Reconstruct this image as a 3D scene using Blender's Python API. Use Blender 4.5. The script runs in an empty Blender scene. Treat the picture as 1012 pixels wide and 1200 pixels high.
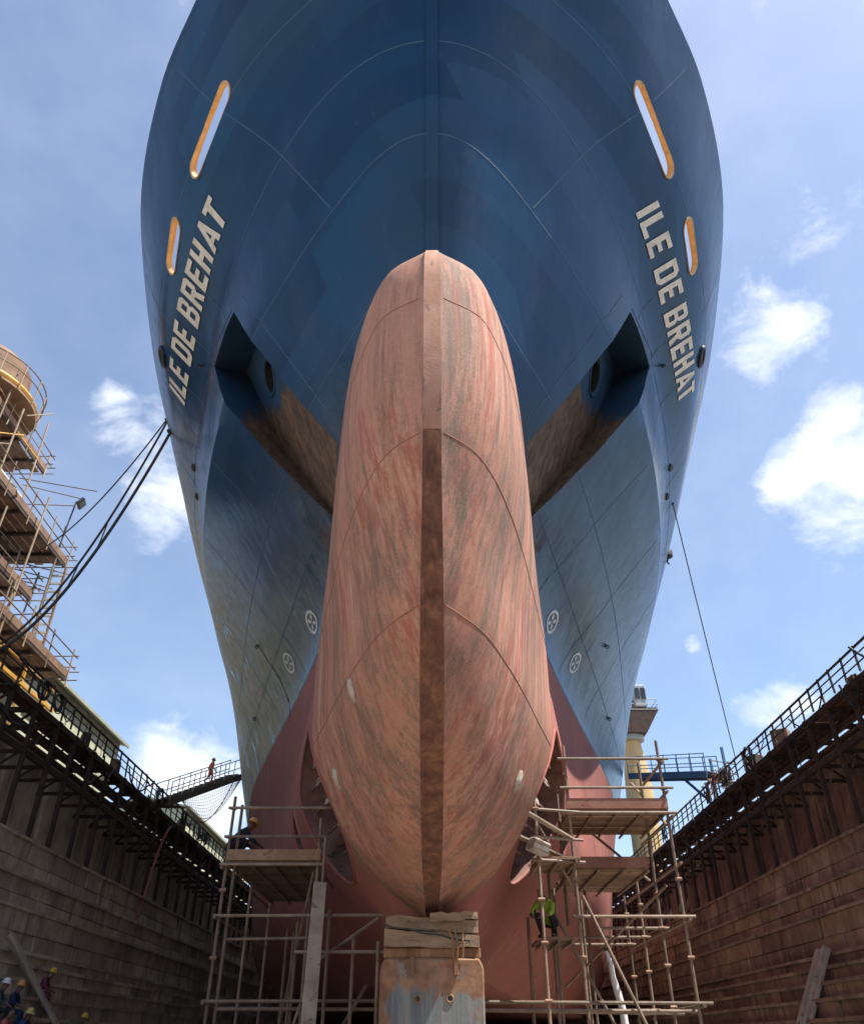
import bpy, bmesh, math, random
from mathutils import Vector, Matrix
from mathutils.bvhtree import BVHTree
R = math.radians
random.seed(7)

# ------------------------------------------------------------------ camera, sky, sun, exposure
S = 1.2            # metres per layout unit (layout: x right, d away from camera, h above the eye)
EYE = 1.7          # eye height above the dock floor
FPX, CXP, CYP, PITCH = 918.0, 506.0, 600.0, R(34.25)
sc = bpy.context.scene
cam_d = bpy.data.cameras.new('camera'); cam = bpy.data.objects.new('camera', cam_d)
sc.collection.objects.link(cam); sc.camera = cam
cam.location = (0, 0, EYE); cam.rotation_euler = (R(90) + PITCH, 0, 0)
cam_d.sensor_fit = 'HORIZONTAL'; cam_d.sensor_width = 36.0; cam_d.lens = 36.0*FPX/1012.0
cam_d.clip_start = 0.1; cam_d.clip_end = 6000

SUN_EL = R(63.5); SUN_DIR_H = Vector((0.46, -0.145))          # horizontal direction towards the sun (x, y)
SUN_DIR_H.normalize()
to_sun = Vector((SUN_DIR_H.x*math.cos(SUN_EL), SUN_DIR_H.y*math.cos(SUN_EL), math.sin(SUN_EL)))
sun_d = bpy.data.lights.new('sun', 'SUN'); sun = bpy.data.objects.new('sun', sun_d); sc.collection.objects.link(sun)
sun_d.energy = 5.0; sun_d.angle = R(0.5); sun_d.color = (1.0, 0.93, 0.83)
sun.rotation_euler = to_sun.to_track_quat('Z', 'Y').to_euler(); sun.location = (0, 0, 80)

sc.view_settings.view_transform = 'Standard'; sc.view_settings.look = 'None'
sc.view_settings.gamma = 1.0; sc.view_settings.use_curve_mapping = False
sc.view_settings.exposure = 0.92

CAM_F = Vector((0, math.cos(PITCH), math.sin(PITCH))); CAM_U = Vector((0, -math.sin(PITCH), math.cos(PITCH)))
def pixdir(px, py):
    return (CAM_F + Vector((1, 0, 0))*((px-CXP)/FPX) + CAM_U*((CYP-py)/FPX)).normalized()

world = bpy.data.worlds.new('World'); sc.world = world; world.use_nodes = True
wt = world.node_tree; wt.nodes.clear()
def wn(t, **k):
    n = wt.nodes.new(t)
    for a, b in k.items(): setattr(n, a, b)
    return n
wl = wt.links.new
w_out = wn('ShaderNodeOutputWorld'); w_bg = wn('ShaderNodeBackground'); w_bg.inputs[1].default_value = 0.120
sky = wn('ShaderNodeTexSky', sky_type='NISHITA', sun_disc=False)
sky.sun_elevation = SUN_EL; sky.sun_rotation = math.atan2(SUN_DIR_H.x, SUN_DIR_H.y)
sky.air_density = 1.0; sky.dust_density = 1.1; sky.ozone_density = 2.0
w_tc = wn('ShaderNodeTexCoord')
def wmath(op, a, b=None, clamp=False):
    n = wn('ShaderNodeMath', operation=op); n.use_clamp = clamp
    for i, v in enumerate((a, b)):
        if v is None: continue
        if isinstance(v, (int, float)): n.inputs[i].default_value = v
        else: wl(v, n.inputs[i])
    return n.outputs[0]
# cumulus banks where the photograph has them, and loose noise clouds over the rest of the sky
banks = [((985, 575), .066, .58), ((1010, 480), .045, .40), ((925, 560), .025, .30), ((900, 370), .055, .33), ((960, 240), .045, .32), ((880, 440), .03, .32), ((935, 375), .03, .28),
         ((155, 490), .048, .42), ((200, 585), .060, .46), ((130, 460), .02, .25), ((180, 870), .040, .40), ((240, 920), .045, .42),
         ((890, 835), .03, .34), ((935, 815), .03, .40), ((812, 757), .013, .42), ((205, 5), .02, .25), ((890, 5), .02, .36),
         ((235, 960), .05, .34)]
w_sum = None
for (p, rad, amp) in banks:
    d = pixdir(*p)
    n = wn('ShaderNodeVectorMath', operation='DISTANCE'); wl(w_tc.outputs['Generated'], n.inputs[0]); n.inputs[1].default_value = d
    mr = wn('ShaderNodeMapRange', interpolation_type='SMOOTHSTEP'); wl(n.outputs['Value'], mr.inputs[0])
    mr.inputs[1].default_value = 0.0; mr.inputs[2].default_value = rad*2.2; mr.inputs[3].default_value = amp*.90; mr.inputs[4].default_value = 0.0
    w_sum = mr.outputs[0] if w_sum is None else wmath('ADD', w_sum, mr.outputs[0])
w_map = wn('ShaderNodeMapping'); wl(w_tc.outputs['Generated'], w_map.inputs[0]); w_map.inputs['Scale'].default_value = (1, 1, 1.5)
w_no = wn('ShaderNodeTexNoise'); wl(w_map.outputs[0], w_no.inputs[0]); w_no.inputs['Scale'].default_value = 12; w_no.inputs['Detail'].default_value = 12; w_no.inputs['Roughness'].default_value = .62
w_no.inputs['Distortion'].default_value = .25
w_d = wmath('ADD', w_no.outputs[0], w_sum)
w_mr = wn('ShaderNodeMapRange', interpolation_type='SMOOTHSTEP'); wl(w_d, w_mr.inputs[0]); w_mr.inputs[1].default_value = .66; w_mr.inputs[2].default_value = 1.16
w_no2 = wn('ShaderNodeTexNoise'); wl(w_map.outputs[0], w_no2.inputs[0]); w_no2.inputs['Scale'].default_value = 14; w_no2.inputs['Detail'].default_value = 5
w_cr = wn('ShaderNodeValToRGB'); wl(w_no2.outputs[0], w_cr.inputs[0])
w_cr.color_ramp.elements[0].position = .35; w_cr.color_ramp.elements[0].color = (4.3, 4.7, 5.4, 1)
w_cr.color_ramp.elements[1].position = .65; w_cr.color_ramp.elements[1].color = (6.2, 6.3, 6.5, 1)
w_tint = wn('ShaderNodeMix', data_type='RGBA', blend_type='MULTIPLY'); w_tint.inputs[0].default_value = 1.0
wl(sky.outputs[0], w_tint.inputs[6]); w_tint.inputs[7].default_value = (1.0, 1.0, 1.0, 1)
w_no3 = wn('ShaderNodeTexNoise'); wl(w_map.outputs[0], w_no3.inputs[0]); w_no3.inputs['Scale'].default_value = 3.0; w_no3.inputs['Detail'].default_value = 8; w_no3.inputs['Roughness'].default_value = .6
w_veil = wn('ShaderNodeMapRange'); wl(w_no3.outputs[0], w_veil.inputs[0]); w_veil.inputs[1].default_value = .35; w_veil.inputs[2].default_value = .72; w_veil.inputs[3].default_value = .04; w_veil.inputs[4].default_value = .15
w_cov = wmath('MAXIMUM', w_mr.outputs[0], w_veil.outputs[0])
w_mix = wn('ShaderNodeMix', data_type='RGBA'); wl(w_cov, w_mix.inputs[0]); wl(w_tint.outputs[2], w_mix.inputs[6]); wl(w_cr.outputs[0], w_mix.inputs[7])
wl(w_mix.outputs[2], w_bg.inputs[0]); wl(w_bg.outputs[0], w_out.inputs[0])

# ------------------------------------------------------------------ helpers
COL = sc.collection
def W(p): return Vector((p[0]*S, p[1]*S, p[2]*S + EYE))
FLOOR = -EYE/S

def tag(o, label=None, cat=None, group=None, kind=None):
    if label: o['label'] = label
    if cat: o['category'] = cat
    if group: o['group'] = group
    if kind: o['kind'] = kind
    return o
def empty(name, p, label=None, cat=None, group=None):
    o = bpy.data.objects.new(name, None); COL.objects.link(o); o.location = W(p); o.empty_display_size = .3
    return tag(o, label, cat, group)
def mesh_obj(name, me, mat, parent=None, smooth=False, angle=35):
    if mat is not None and not me.materials: me.materials.append(mat)
    if smooth:
        me.shade_smooth(); me.set_sharp_from_angle(angle=R(angle))
    o = bpy.data.objects.new(name, me); COL.objects.link(o)
    if parent is not None: o.parent = parent
    return o
def base_of(parent):
    p = parent; v = Vector((0, 0, 0))
    while p is not None:
        v += p.location; p = p.parent
    return v

class MB:
    """collects polygons in layout units; build() makes ONE mesh object"""
    def __init__(s): s.v = []; s.f = []
    def add(s, vs, fs):
        n = len(s.v); s.v += [Vector(v) for v in vs]; s.f += [tuple(i+n for i in f) for f in fs]; return s
    def box(s, c, size, rot=None):
        hx, hy, hz = size[0]/2, size[1]/2, size[2]/2
        vs = [Vector((x, y, z)) for x in (-hx, hx) for y in (-hy, hy) for z in (-hz, hz)]
        if rot is not None: vs = [rot @ v for v in vs]
        return s.add([v + Vector(c) for v in vs], [(0, 1, 3, 2), (4, 6, 7, 5), (0, 4, 5, 1), (2, 3, 7, 6), (0, 2, 6, 4), (1, 5, 7, 3)])
    def beam(s, p, q, w, t, up=(0, 0, 1)):
        """box between two points; w across, t along up"""
        p, q = Vector(p), Vector(q); a = (q-p); L = a.length; a.normalize(); u = Vector(up)
        side = a.cross(u)
        if side.length < 1e-4: side = a.cross(Vector((1, 0, 0)))
        side.normalize(); u = side.cross(a)
        return s.box((p+q)/2, (w, L, t), Matrix((side, a, u)).transposed())
    def tube(s, p, q, r, n=8, r2=None, cap=True):
        return s.path([p, q], [r, r if r2 is None else r2], n, cap)
    def path(s, pts, r, n=8, cap=True):
        pts = [Vector(p) for p in pts]; rs = r if isinstance(r, (list, tuple)) else [r]*len(pts)
        t0 = (pts[1]-pts[0]).normalized(); nrm = t0.orthogonal().normalized(); vs = []; fs = []
        for i, p in enumerate(pts):
            t = ((pts[min(i+1, len(pts)-1)] - pts[max(i-1, 0)]).normalized())
            nrm = (nrm - t*nrm.dot(t)).normalized(); b = t.cross(nrm)
            for k in range(n):
                a = 2*math.pi*k/n; vs.append(p + (nrm*math.cos(a) + b*math.sin(a))*rs[i])
        for i in range(len(pts)-1):
            for k in range(n):
                fs.append((i*n+k, i*n+(k+1) % n, (i+1)*n+(k+1) % n, (i+1)*n+k))
        if cap: fs.append(tuple(range(n-1, -1, -1))); fs.append(tuple((len(pts)-1)*n+k for k in range(n)))
        return s.add(vs, fs)
    def ring(s, c, axis, R0, r, n=20, m=6, sx=1.0, up=None):
        c = Vector(c); ax = Vector(axis).normalized(); u = Vector(up) if up is not None else ax.orthogonal(); u = (u - ax*u.dot(ax)).normalized(); w = ax.cross(u)
        pts = [c + u*math.cos(2*math.pi*k/n)*R0 + w*math.sin(2*math.pi*k/n)*R0*sx for k in range(n)]
        vs = []; fs = []
        for k in range(n):
            rad = (pts[k]-c).normalized()
            for j in range(m):
                a = 2*math.pi*j/m; vs.append(pts[k] + rad*math.cos(a)*r + ax*math.sin(a)*r)
        for k in range(n):
            for j in range(m):
                fs.append((k*m+j, ((k+1) % n)*m+j, ((k+1) % n)*m+(j+1) % m, k*m+(j+1) % m))
        return s.add(vs, fs)
    def lathe(s, c, prof, n=24):
        """prof: list of (radius, height) round a vertical axis at c"""
        vs = []; fs = []
        for (r, h) in prof:
            for k in range(n):
                a = 2*math.pi*k/n; vs.append((c[0]+r*math.cos(a), c[1]+r*math.sin(a), c[2]+h))
        for i in range(len(prof)-1):
            for k in range(n): fs.append((i*n+k, i*n+(k+1) % n, (i+1)*n+(k+1) % n, (i+1)*n+k))
        fs.append(tuple(range(n-1, -1, -1))); fs.append(tuple((len(prof)-1)*n+k for k in range(n)))
        return s.add(vs, fs)
    def mesh(s, name, base=Vector((0, 0, 0))):
        me = bpy.data.meshes.new(name); me.from_pydata([W(v)-base for v in s.v], [], s.f); me.update(); return me
    def build(s, name, mat, parent=None, smooth=False, angle=35, bevel=0):
        me = s.mesh(name, base_of(parent))
        if bevel:
            bm = bmesh.new(); bm.from_mesh(me); bmesh.ops.bevel(bm, geom=bm.edges[:], offset=bevel, segments=1, affect='EDGES'); bm.to_mesh(me); bm.free()
        return mesh_obj(name, me, mat, parent, smooth, angle)
def copy_tree(o, parent=None):
    c = o.copy(); COL.objects.link(c); c.parent = parent
    for ch in list(o.children): copy_tree(ch, c)
    return c

def pchip(xs, ys):
    n = len(xs); h = [xs[i+1]-xs[i] for i in range(n-1)]; dl = [(ys[i+1]-ys[i])/h[i] for i in range(n-1)]
    m = [0]*n; m[0] = dl[0]; m[-1] = dl[-1]
    for i in range(1, n-1):
        if dl[i-1]*dl[i] <= 0: m[i] = 0
        else:
            w1 = 2*h[i]+h[i-1]; w2 = h[i]+2*h[i-1]; m[i] = (w1+w2)/(w1/dl[i-1]+w2/dl[i])
    def f(x):
        if x <= xs[0]: return ys[0]
        if x >= xs[-1]: return ys[-1]
        i = 0
        while x > xs[i+1]: i += 1
        t = (x-xs[i])/h[i]
        return ((1+2*t)*(1-t)**2*ys[i] + t*(1-t)**2*h[i]*m[i] + t*t*(3-2*t)*ys[i+1] + t*t*(t-1)*h[i]*m[i+1])
    return f

# ------------------------------------------------------------------ materials
class NT:
    def __init__(s, name):
        s.m = bpy.data.materials.new(name); s.m.use_nodes = True; s.t = s.m.node_tree; s.t.nodes.clear()
        s.out = s.t.nodes.new('ShaderNodeOutputMaterial'); s.b = s.t.nodes.new('ShaderNodeBsdfPrincipled'); s.t.links.new(s.b.outputs[0], s.out.inputs[0])
        s.geo = s.t.nodes.new('ShaderNodeNewGeometry'); s.pos = s.geo.outputs['Position']
        s.tc = s.t.nodes.new('ShaderNodeTexCoord')
    def set(s, **k):
        for a, v in k.items():
            i = s.b.inputs[a.replace('_', ' ')]
            if isinstance(v, bpy.types.NodeSocket): s.t.links.new(v, i)
            else: i.default_value = v
        return s
    def node(s, t, **k):
        n = s.t.nodes.new(t)
        for a, b in k.items(): setattr(n, a, b)
        return n
    def link(s, a, b): s.t.links.new(a, b)
    def mapped(s, scale=(1, 1, 1), rot=(0, 0, 0), vec=None, loc=(0, 0, 0)):
        n = s.node('ShaderNodeMapping'); s.link(s.pos if vec is None else vec, n.inputs[0])
        n.inputs['Scale'].default_value = scale; n.inputs['Rotation'].default_value = rot; n.inputs['Location'].default_value = loc
        return n.outputs[0]
    def noise(s, scale, detail=5, rough=.55, vec=None, dist=0):
        n = s.node('ShaderNodeTexNoise'); s.link(s.pos if vec is None else vec, n.inputs[0])
        n.inputs['Scale'].default_value = scale; n.inputs['Detail'].default_value = detail; n.inputs['Roughness'].default_value = rough; n.inputs['Distortion'].default_value = dist
        return n.outputs[0]
    def ramp(s, v, stops):
        n = s.node('ShaderNodeValToRGB'); s.link(v, n.inputs[0]); e = n.color_ramp.elements
        while len(e) < len(stops): e.new(.5)
        for i, (p, c) in enumerate(stops):
            e[i].position = p; e[i].color = (c, c, c, 1) if isinstance(c, (int, float)) else tuple(c)+(1,)
        return n.outputs[0]
    def mix(s, f, a, b, mode='MIX'):
        n = s.node('ShaderNodeMix', data_type='RGBA', blend_type=mode)
        for i, v in ((0, f), (6, a), (7, b)):
            if isinstance(v, bpy.types.NodeSocket): s.link(v, n.inputs[i])
            elif isinstance(v, (int, float)): n.inputs[i].default_value = v if i == 0 else (v, v, v, 1)
            else: n.inputs[i].default_value = tuple(v)+(1,)
        return n.outputs[2]
    def math(s, op, a, b=None, clamp=False):
        n = s.node('ShaderNodeMath', operation=op); n.use_clamp = clamp
        for i, v in enumerate((a, b)):
            if v is None: continue
            if isinstance(v, (int, float)): n.inputs[i].default_value = v
            else: s.link(v, n.inputs[i])
        return n.outputs[0]
    def maprange(s, v, a, b, c=0, d=1, smooth=True):
        n = s.node('ShaderNodeMapRange'); n.interpolation_type = 'SMOOTHSTEP' if smooth else 'LINEAR'; s.link(v, n.inputs[0])
        for i, x in enumerate((a, b, c, d)): n.inputs[i+1].default_value = x
        return n.outputs[0]
    def bump(s, h, strength=.3, dist=.02, prev=None):
        n = s.node('ShaderNodeBump'); n.inputs['Strength'].default_value = strength; n.inputs['Distance'].default_value = dist; s.link(h, n.inputs['Height'])
        if prev is not None: s.link(prev, n.inputs['Normal'])
        return n.outputs[0]
    def rand(s): return s.node('ShaderNodeObjectInfo').outputs['Random']
    def blob(s, p, r0, r1, symmetric=False):
        v = s.pos
        if symmetric:
            n = s.node('ShaderNodeVectorMath', operation='ABSOLUTE'); s.link(v, n.inputs[0]); v = n.outputs[0]; p = (abs(p[0]), p[1], p[2])
        n = s.node('ShaderNodeVectorMath', operation='DISTANCE'); s.link(v, n.inputs[0]); n.inputs[1].default_value = p
        return s.maprange(n.outputs['Value'], r0, r1, 1, 0)

def simple(name, c1, c2, scale=2.0, stretch=(1, 1, 1), rough=.7, bump=.15, bscale=18, metal=0.0, objrand=0.0, c3=None):
    t = NT(name)
    v = t.mapped(stretch)
    n = t.noise(scale, 6, .62, v, .4)
    c = t.ramp(n, [(.34, c1), (.66, c2)])
    if c3 is not None:
        n3 = t.noise(scale*2.3, 7, .7, t.mapped(stretch, loc=(7, 3, 1)), .6)
        c = t.mix(t.maprange(n3, .55, .68), c, c3)
    if objrand:
        r = t.rand(); c = t.mix(objrand, c, t.ramp(r, [(0, .35), (1, 1.25)]), 'MULTIPLY')
    t.set(Base_Color=c, Roughness=rough, Metallic=metal)
    t.set(Normal=t.bump(t.noise(bscale, 6, .65), bump, .02))
    return t.m

# ------------------------------------------------------------------ hull form (layout units)
KEEL, KNUCKLE, DRAFT = 1.3, 15.0, 9.3
LOW = [
 (1.3, [(14.5, 0), (16, .5), (20, .9), (26, 1.9), (32, 3.1), (42, 5.8), (50, 7.9), (56, 9.0), (60, 9.6)]),
 (3.0, [(13, 0), (14, 1.0), (16, 1.5), (18, 2.0), (20, 2.5), (22, 2.95), (26.4, 4.05), (32, 5.4), (42, 7.8), (50, 9.3), (56, 10.4), (60, 11.0)]),
 (5.0, [(12, 0), (13.5, 1.6), (16, 2.42), (18, 2.97), (20, 3.4), (22, 3.75), (26.4, 4.8), (32, 6.35), (36, 7.25), (42, 8.5), (50, 10.1), (56, 11.2), (60, 11.6)]),
 (7.0, [(11.5, 0), (13.5, 1.3), (16, 2.3), (18, 2.82), (20, 3.25), (22, 3.6), (26.4, 4.8), (32, 6.5), (36, 7.5), (42, 8.85), (50, 10.4), (56, 11.4), (60, 11.7)]),
 (9.3, [(11, 0), (14, 1.15), (17, 2.1), (21.7, 3.5), (26.4, 5.0), (32, 6.85), (35.7, 7.95), (42, 9.35), (48, 10.45), (55, 11.5), (60, 11.7)]),
 (12.0, [(9.8, 0), (12, 1.7), (14, 2.7), (16.5, 3.6), (22, 5.35), (25, 6.2), (30.5, 7.6), (38.6, 9.5), (48, 11.0), (54, 11.6), (60, 11.7)]),
 (15.0, [(8.66, 0), (10.04, 1.87), (12, 3.28), (13.7, 4.35), (16.5, 5.8), (22, 7.72), (25, 8.45), (30.5, 9.38), (38.6, 10.3), (48, 11.3), (52, 11.6), (60, 11.7)]),
]
UP = [
 (0.0, LOW[-1][1]),
 (0.3, [(8.05, 0), (9.44, 2.6), (10.9, 3.74), (13.9, 5.4), (18, 6.95), (22, 8.25), (27, 9.4), (33, 10.3), (42, 11.2), (50, 11.7), (60, 11.7)]),
 (0.6, [(7.0, 0), (8.3, 2.77), (9.03, 3.71), (10.6, 5.2), (14, 7.4), (18, 8.9), (22, 9.65), (27, 10.35), (33, 11.0), (42, 11.6), (60, 11.7)]),
 (1.0, [(5.5, 0), (6, 2.1), (7, 3.95), (8, 5.1), (9.6, 6.3), (11.8, 7.86), (15.9, 9.66), (18.4, 10.2), (22.8, 10.85), (27.1, 11.2), (33.3, 11.7), (60, 11.7)]),
]
rim_h = pchip([5.5, 12, 16, 18.4, 22.8, 27, 33, 45, 60], [23.4, 23.2, 22.8, 22.4, 21.7, 21.2, 20.6, 20, 20])
NS = 84
SS = [i/(NS-1) for i in range(NS)]
def sampled(curve):
    d0 = curve[0][0]; L = 60-d0
    f = pchip([math.sqrt((d-d0)/L) for d, x in curve], [x for d, x in curve])
    out = [(d0+L*s*s, f(s)) for s in SS]
    return out + [(80, out[-1][1]), (118, out[-1][1])]
low = [(h, sampled(c)) for h, c in LOW]; up = [(v, sampled(c)) for v, c in UP]
NC = NS+2
def column(i):
    """(x, d, h) from keel to rim at station i"""
    fx = pchip([h for h, c in low], [c[i][1] for h, c in low]); fd = pchip([h for h, c in low], [c[i][0] for h, c in low])
    pts = []
    hs = [KEEL, 1.36, 1.5, 1.75, 2.1, 2.5, 3.0] + [3.0+.35*k for k in range(1, 18)] + [DRAFT] + [DRAFT+.38*k for k in range(1, 15)] + [KNUCKLE]
    bil = {KEEL: -.0}
    for h in hs: pts.append((fx(h), fd(h), h))
    ux = pchip([v for v, c in up], [c[i][1] for v, c in up]); ud = pchip([v for v, c in up], [c[i][0] for v, c in up])
    rh = rim_h(up[-1][1][i][0])
    for k in range(1, 23):
        v = k/22; pts.append((ux(v), ud(v), KNUCKLE+v*(rh-KNUCKLE)))
    def inner(v):
        x, d = ux(v), ud(v); return (x*x/(x+.08), d+.07*(1-min(1, i/60)), KNUCKLE+v*(rh-KNUCKLE))
    pts.append(inner(1.0)); pts.append(inner((19.4-KNUCKLE)/(rh-KNUCKLE)))
    return pts
cols = [column(i) for i in range(NC)]
NR = len(cols[0])
verts = []; faces = []; fm = []
for sgn in (1, -1):
    for c in cols:
        for (x, d, h) in c: verts.append((sgn*x, d, h))
def vid(side, i, j): return side*NC*NR + i*NR + j
for i in range(NC-1):
    for j in range(NR-1):
        m = 1 if j < NR-2 and cols[i][j+1][2] <= DRAFT+.01 else 0
        if j >= NR-3: m = 2
        faces.append((vid(0, i, j), vid(0, i+1, j), vid(0, i+1, j+1), vid(0, i, j+1))); fm.append(m)
        faces.append((vid(1, i, j), vid(1, i, j+1), vid(1, i+1, j+1), vid(1, i+1, j))); fm.append(m)
    faces.append((vid(0, i, 0), vid(1, i, 0), vid(1, i+1, 0), vid(0, i+1, 0))); fm.append(1)
    faces.append((vid(0, i, NR-1), vid(0, i+1, NR-1), vid(1, i+1, NR-1), vid(1, i, NR-1))); fm.append(2)
for j in range(NR-1):
    faces.append((vid(0, NC-1, j), vid(1, NC-1, j), vid(1, NC-1, j+1), vid(0, NC-1, j+1))); fm.append(0)
bmh = bmesh.new()
bv = [bmh.verts.new(v) for v in verts]
for f, m in zip(faces, fm):
    q = []
    for a in f:
        if all((bv[a].co-b.co).length > 1e-6 for b in q): q.append(bv[a])
    if len(q) >= 3:
        try:
            nf = bmh.faces.new(q); nf.material_index = m
        except ValueError: pass
bmesh.ops.remove_doubles(bmh, verts=bmh.verts[:], dist=1e-4)
bmesh.ops.recalc_face_normals(bmh, faces=bmh.faces[:])
bmesh.ops.triangulate(bmh, faces=bmh.faces[:])
HULL = BVHTree.FromBMesh(bmh)

# bulb: long wedge waterlines, straight sided, running into the hull behind
b_df = pchip([1.65, 1.9, 2.5, 3.2, 4.2, 5.4, 6.5, 7.5, 8.6, 9.2, 9.5, 9.65, 9.72], [13.6, 12.4, 10.6, 9.4, 8.45, 7.72, 7.32, 7.2, 7.25, 7.4, 7.62, 7.9, 8.3])
b_g = pchip([0, .25, .75, 1.7, 2.8, 4.2, 6.3, 7.6], [0, .16, .44, .76, 1.07, 1.42, 1.95, 2.25])
b_gu = pchip([0, .35, .85, 1.75, 2.75, 3.9, 5.6, 6.5, 7.6], [0, .55, .82, 1.13, 1.36, 1.57, 1.84, 1.98, 2.15])
b_k = pchip([1.65, 1.78, 1.97, 2.5, 3.25, 3.8, 4.3, 5.2, 6.3, 7.5, 8.6, 9.15, 9.45, 9.62, 9.72], [.1, .28, .5, .84, 1.02, 1.08, 1.14, 1.09, 1.04, 1.0, 1.0, 1.0, .93, .78, .42])
b_sw = pchip([1.65, 2.2, 3.5, 6.27, 9.0, 9.72], [.10, .145, .15, .115, .115, .05])
b_up = [(15.0, 2.24), (16.4, 2.50), (18, 2.78), (20, 3.10), (22, 3.36), (24, 3.3)]
b_hs = [1.65, 1.72, 1.8, 1.9, 2.05, 2.25, 2.5, 2.8, 3.1, 3.4, 3.8, 4.2, 4.6, 5.0, 5.4, 5.8, 6.15, 6.5, 6.8, 7.2, 7.6, 8.0, 8.4, 8.7, 9.0, 9.2, 9.35, 9.5, 9.6, 9.66, 9.7, 9.72]
NBT = 26
def bulb_row(h):
    df = b_df(h); k_ = b_k(h); sw = b_sw(h); out = [(0, df, h), (sw, df, h)]
    L = max(13.7-df, .9); w = 0
    for k in range(1, NBT):
        t = (k/(NBT-1))**1.8; mu = min(1, max(0, (h-5.0)/2.6)); mu = mu*mu*(3-2*mu); w = sw+k_*(b_g(L*t)*(1-mu)+b_gu(L*t)*mu); out.append((w, df+L*t, h))
    m = min(1, max(0, (h-5.3)/1.4)); m = m*m*(3-2*m)
    for q, (d, u) in enumerate(b_up):
        lo = w*(1.0, .90, .72, .6, .5, .4)[q]; out.append((lo*(1-m)+(sw+u*(1+(k_-1)*.6)-.10)*m, max(d, df+L+.1*q), h))
    return out
b_rows = [[(x, d, h if h < 6.5 else 6.5+(h-6.5)*1.16) for x, d, h in bulb_row(h_)] for h_ in b_hs]
NBC = len(b_rows[0])
bmb = bmesh.new()
ids = {}
for sgn in (1, -1):
    for j, r in enumerate(b_rows):
        for i, (x, d, h) in enumerate(r): ids[(sgn, j, i)] = bmb.verts.new((sgn*x, d, h))
for sgn in (1, -1):
    for j in range(len(b_rows)-1):
        for i in range(NBC-1):
            q = (ids[(sgn, j, i)], ids[(sgn, j, i+1)], ids[(sgn, j+1, i+1)], ids[(sgn, j+1, i)])
            f = bmb.faces.new(q if sgn > 0 else q[::-1]); f.material_index = 0
for i in range(NBC-1):
    for j in (0, len(b_rows)-1):
        bmb.faces.new((ids[(1, j, i)], ids[(-1, j, i)], ids[(-1, j, i+1)], ids[(1, j, i+1)]))
bmesh.ops.remove_doubles(bmb, verts=bmb.verts[:], dist=1e-4)
bmesh.ops.recalc_face_normals(bmb, faces=bmb.faces[:])
bmesh.ops.triangulate(bmb, faces=bmb.faces[:])
BULB = BVHTree.FromBMesh(bmb)

def hit(px, py, tree=HULL):
    d = pixdir(px, py); loc, n, i, t = tree.ray_cast(Vector((0, 0, 0)), d); return loc, n, d
def side_pt(d, h, sgn, off=.012, tree=HULL):
    loc, n, i, t = tree.ray_cast(Vector((sgn*40, d, h)), Vector((-sgn, 0, 0)))
    if loc is None: return None
    if n.x*sgn < 0: n = -n
    return loc + n*off, n

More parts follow.
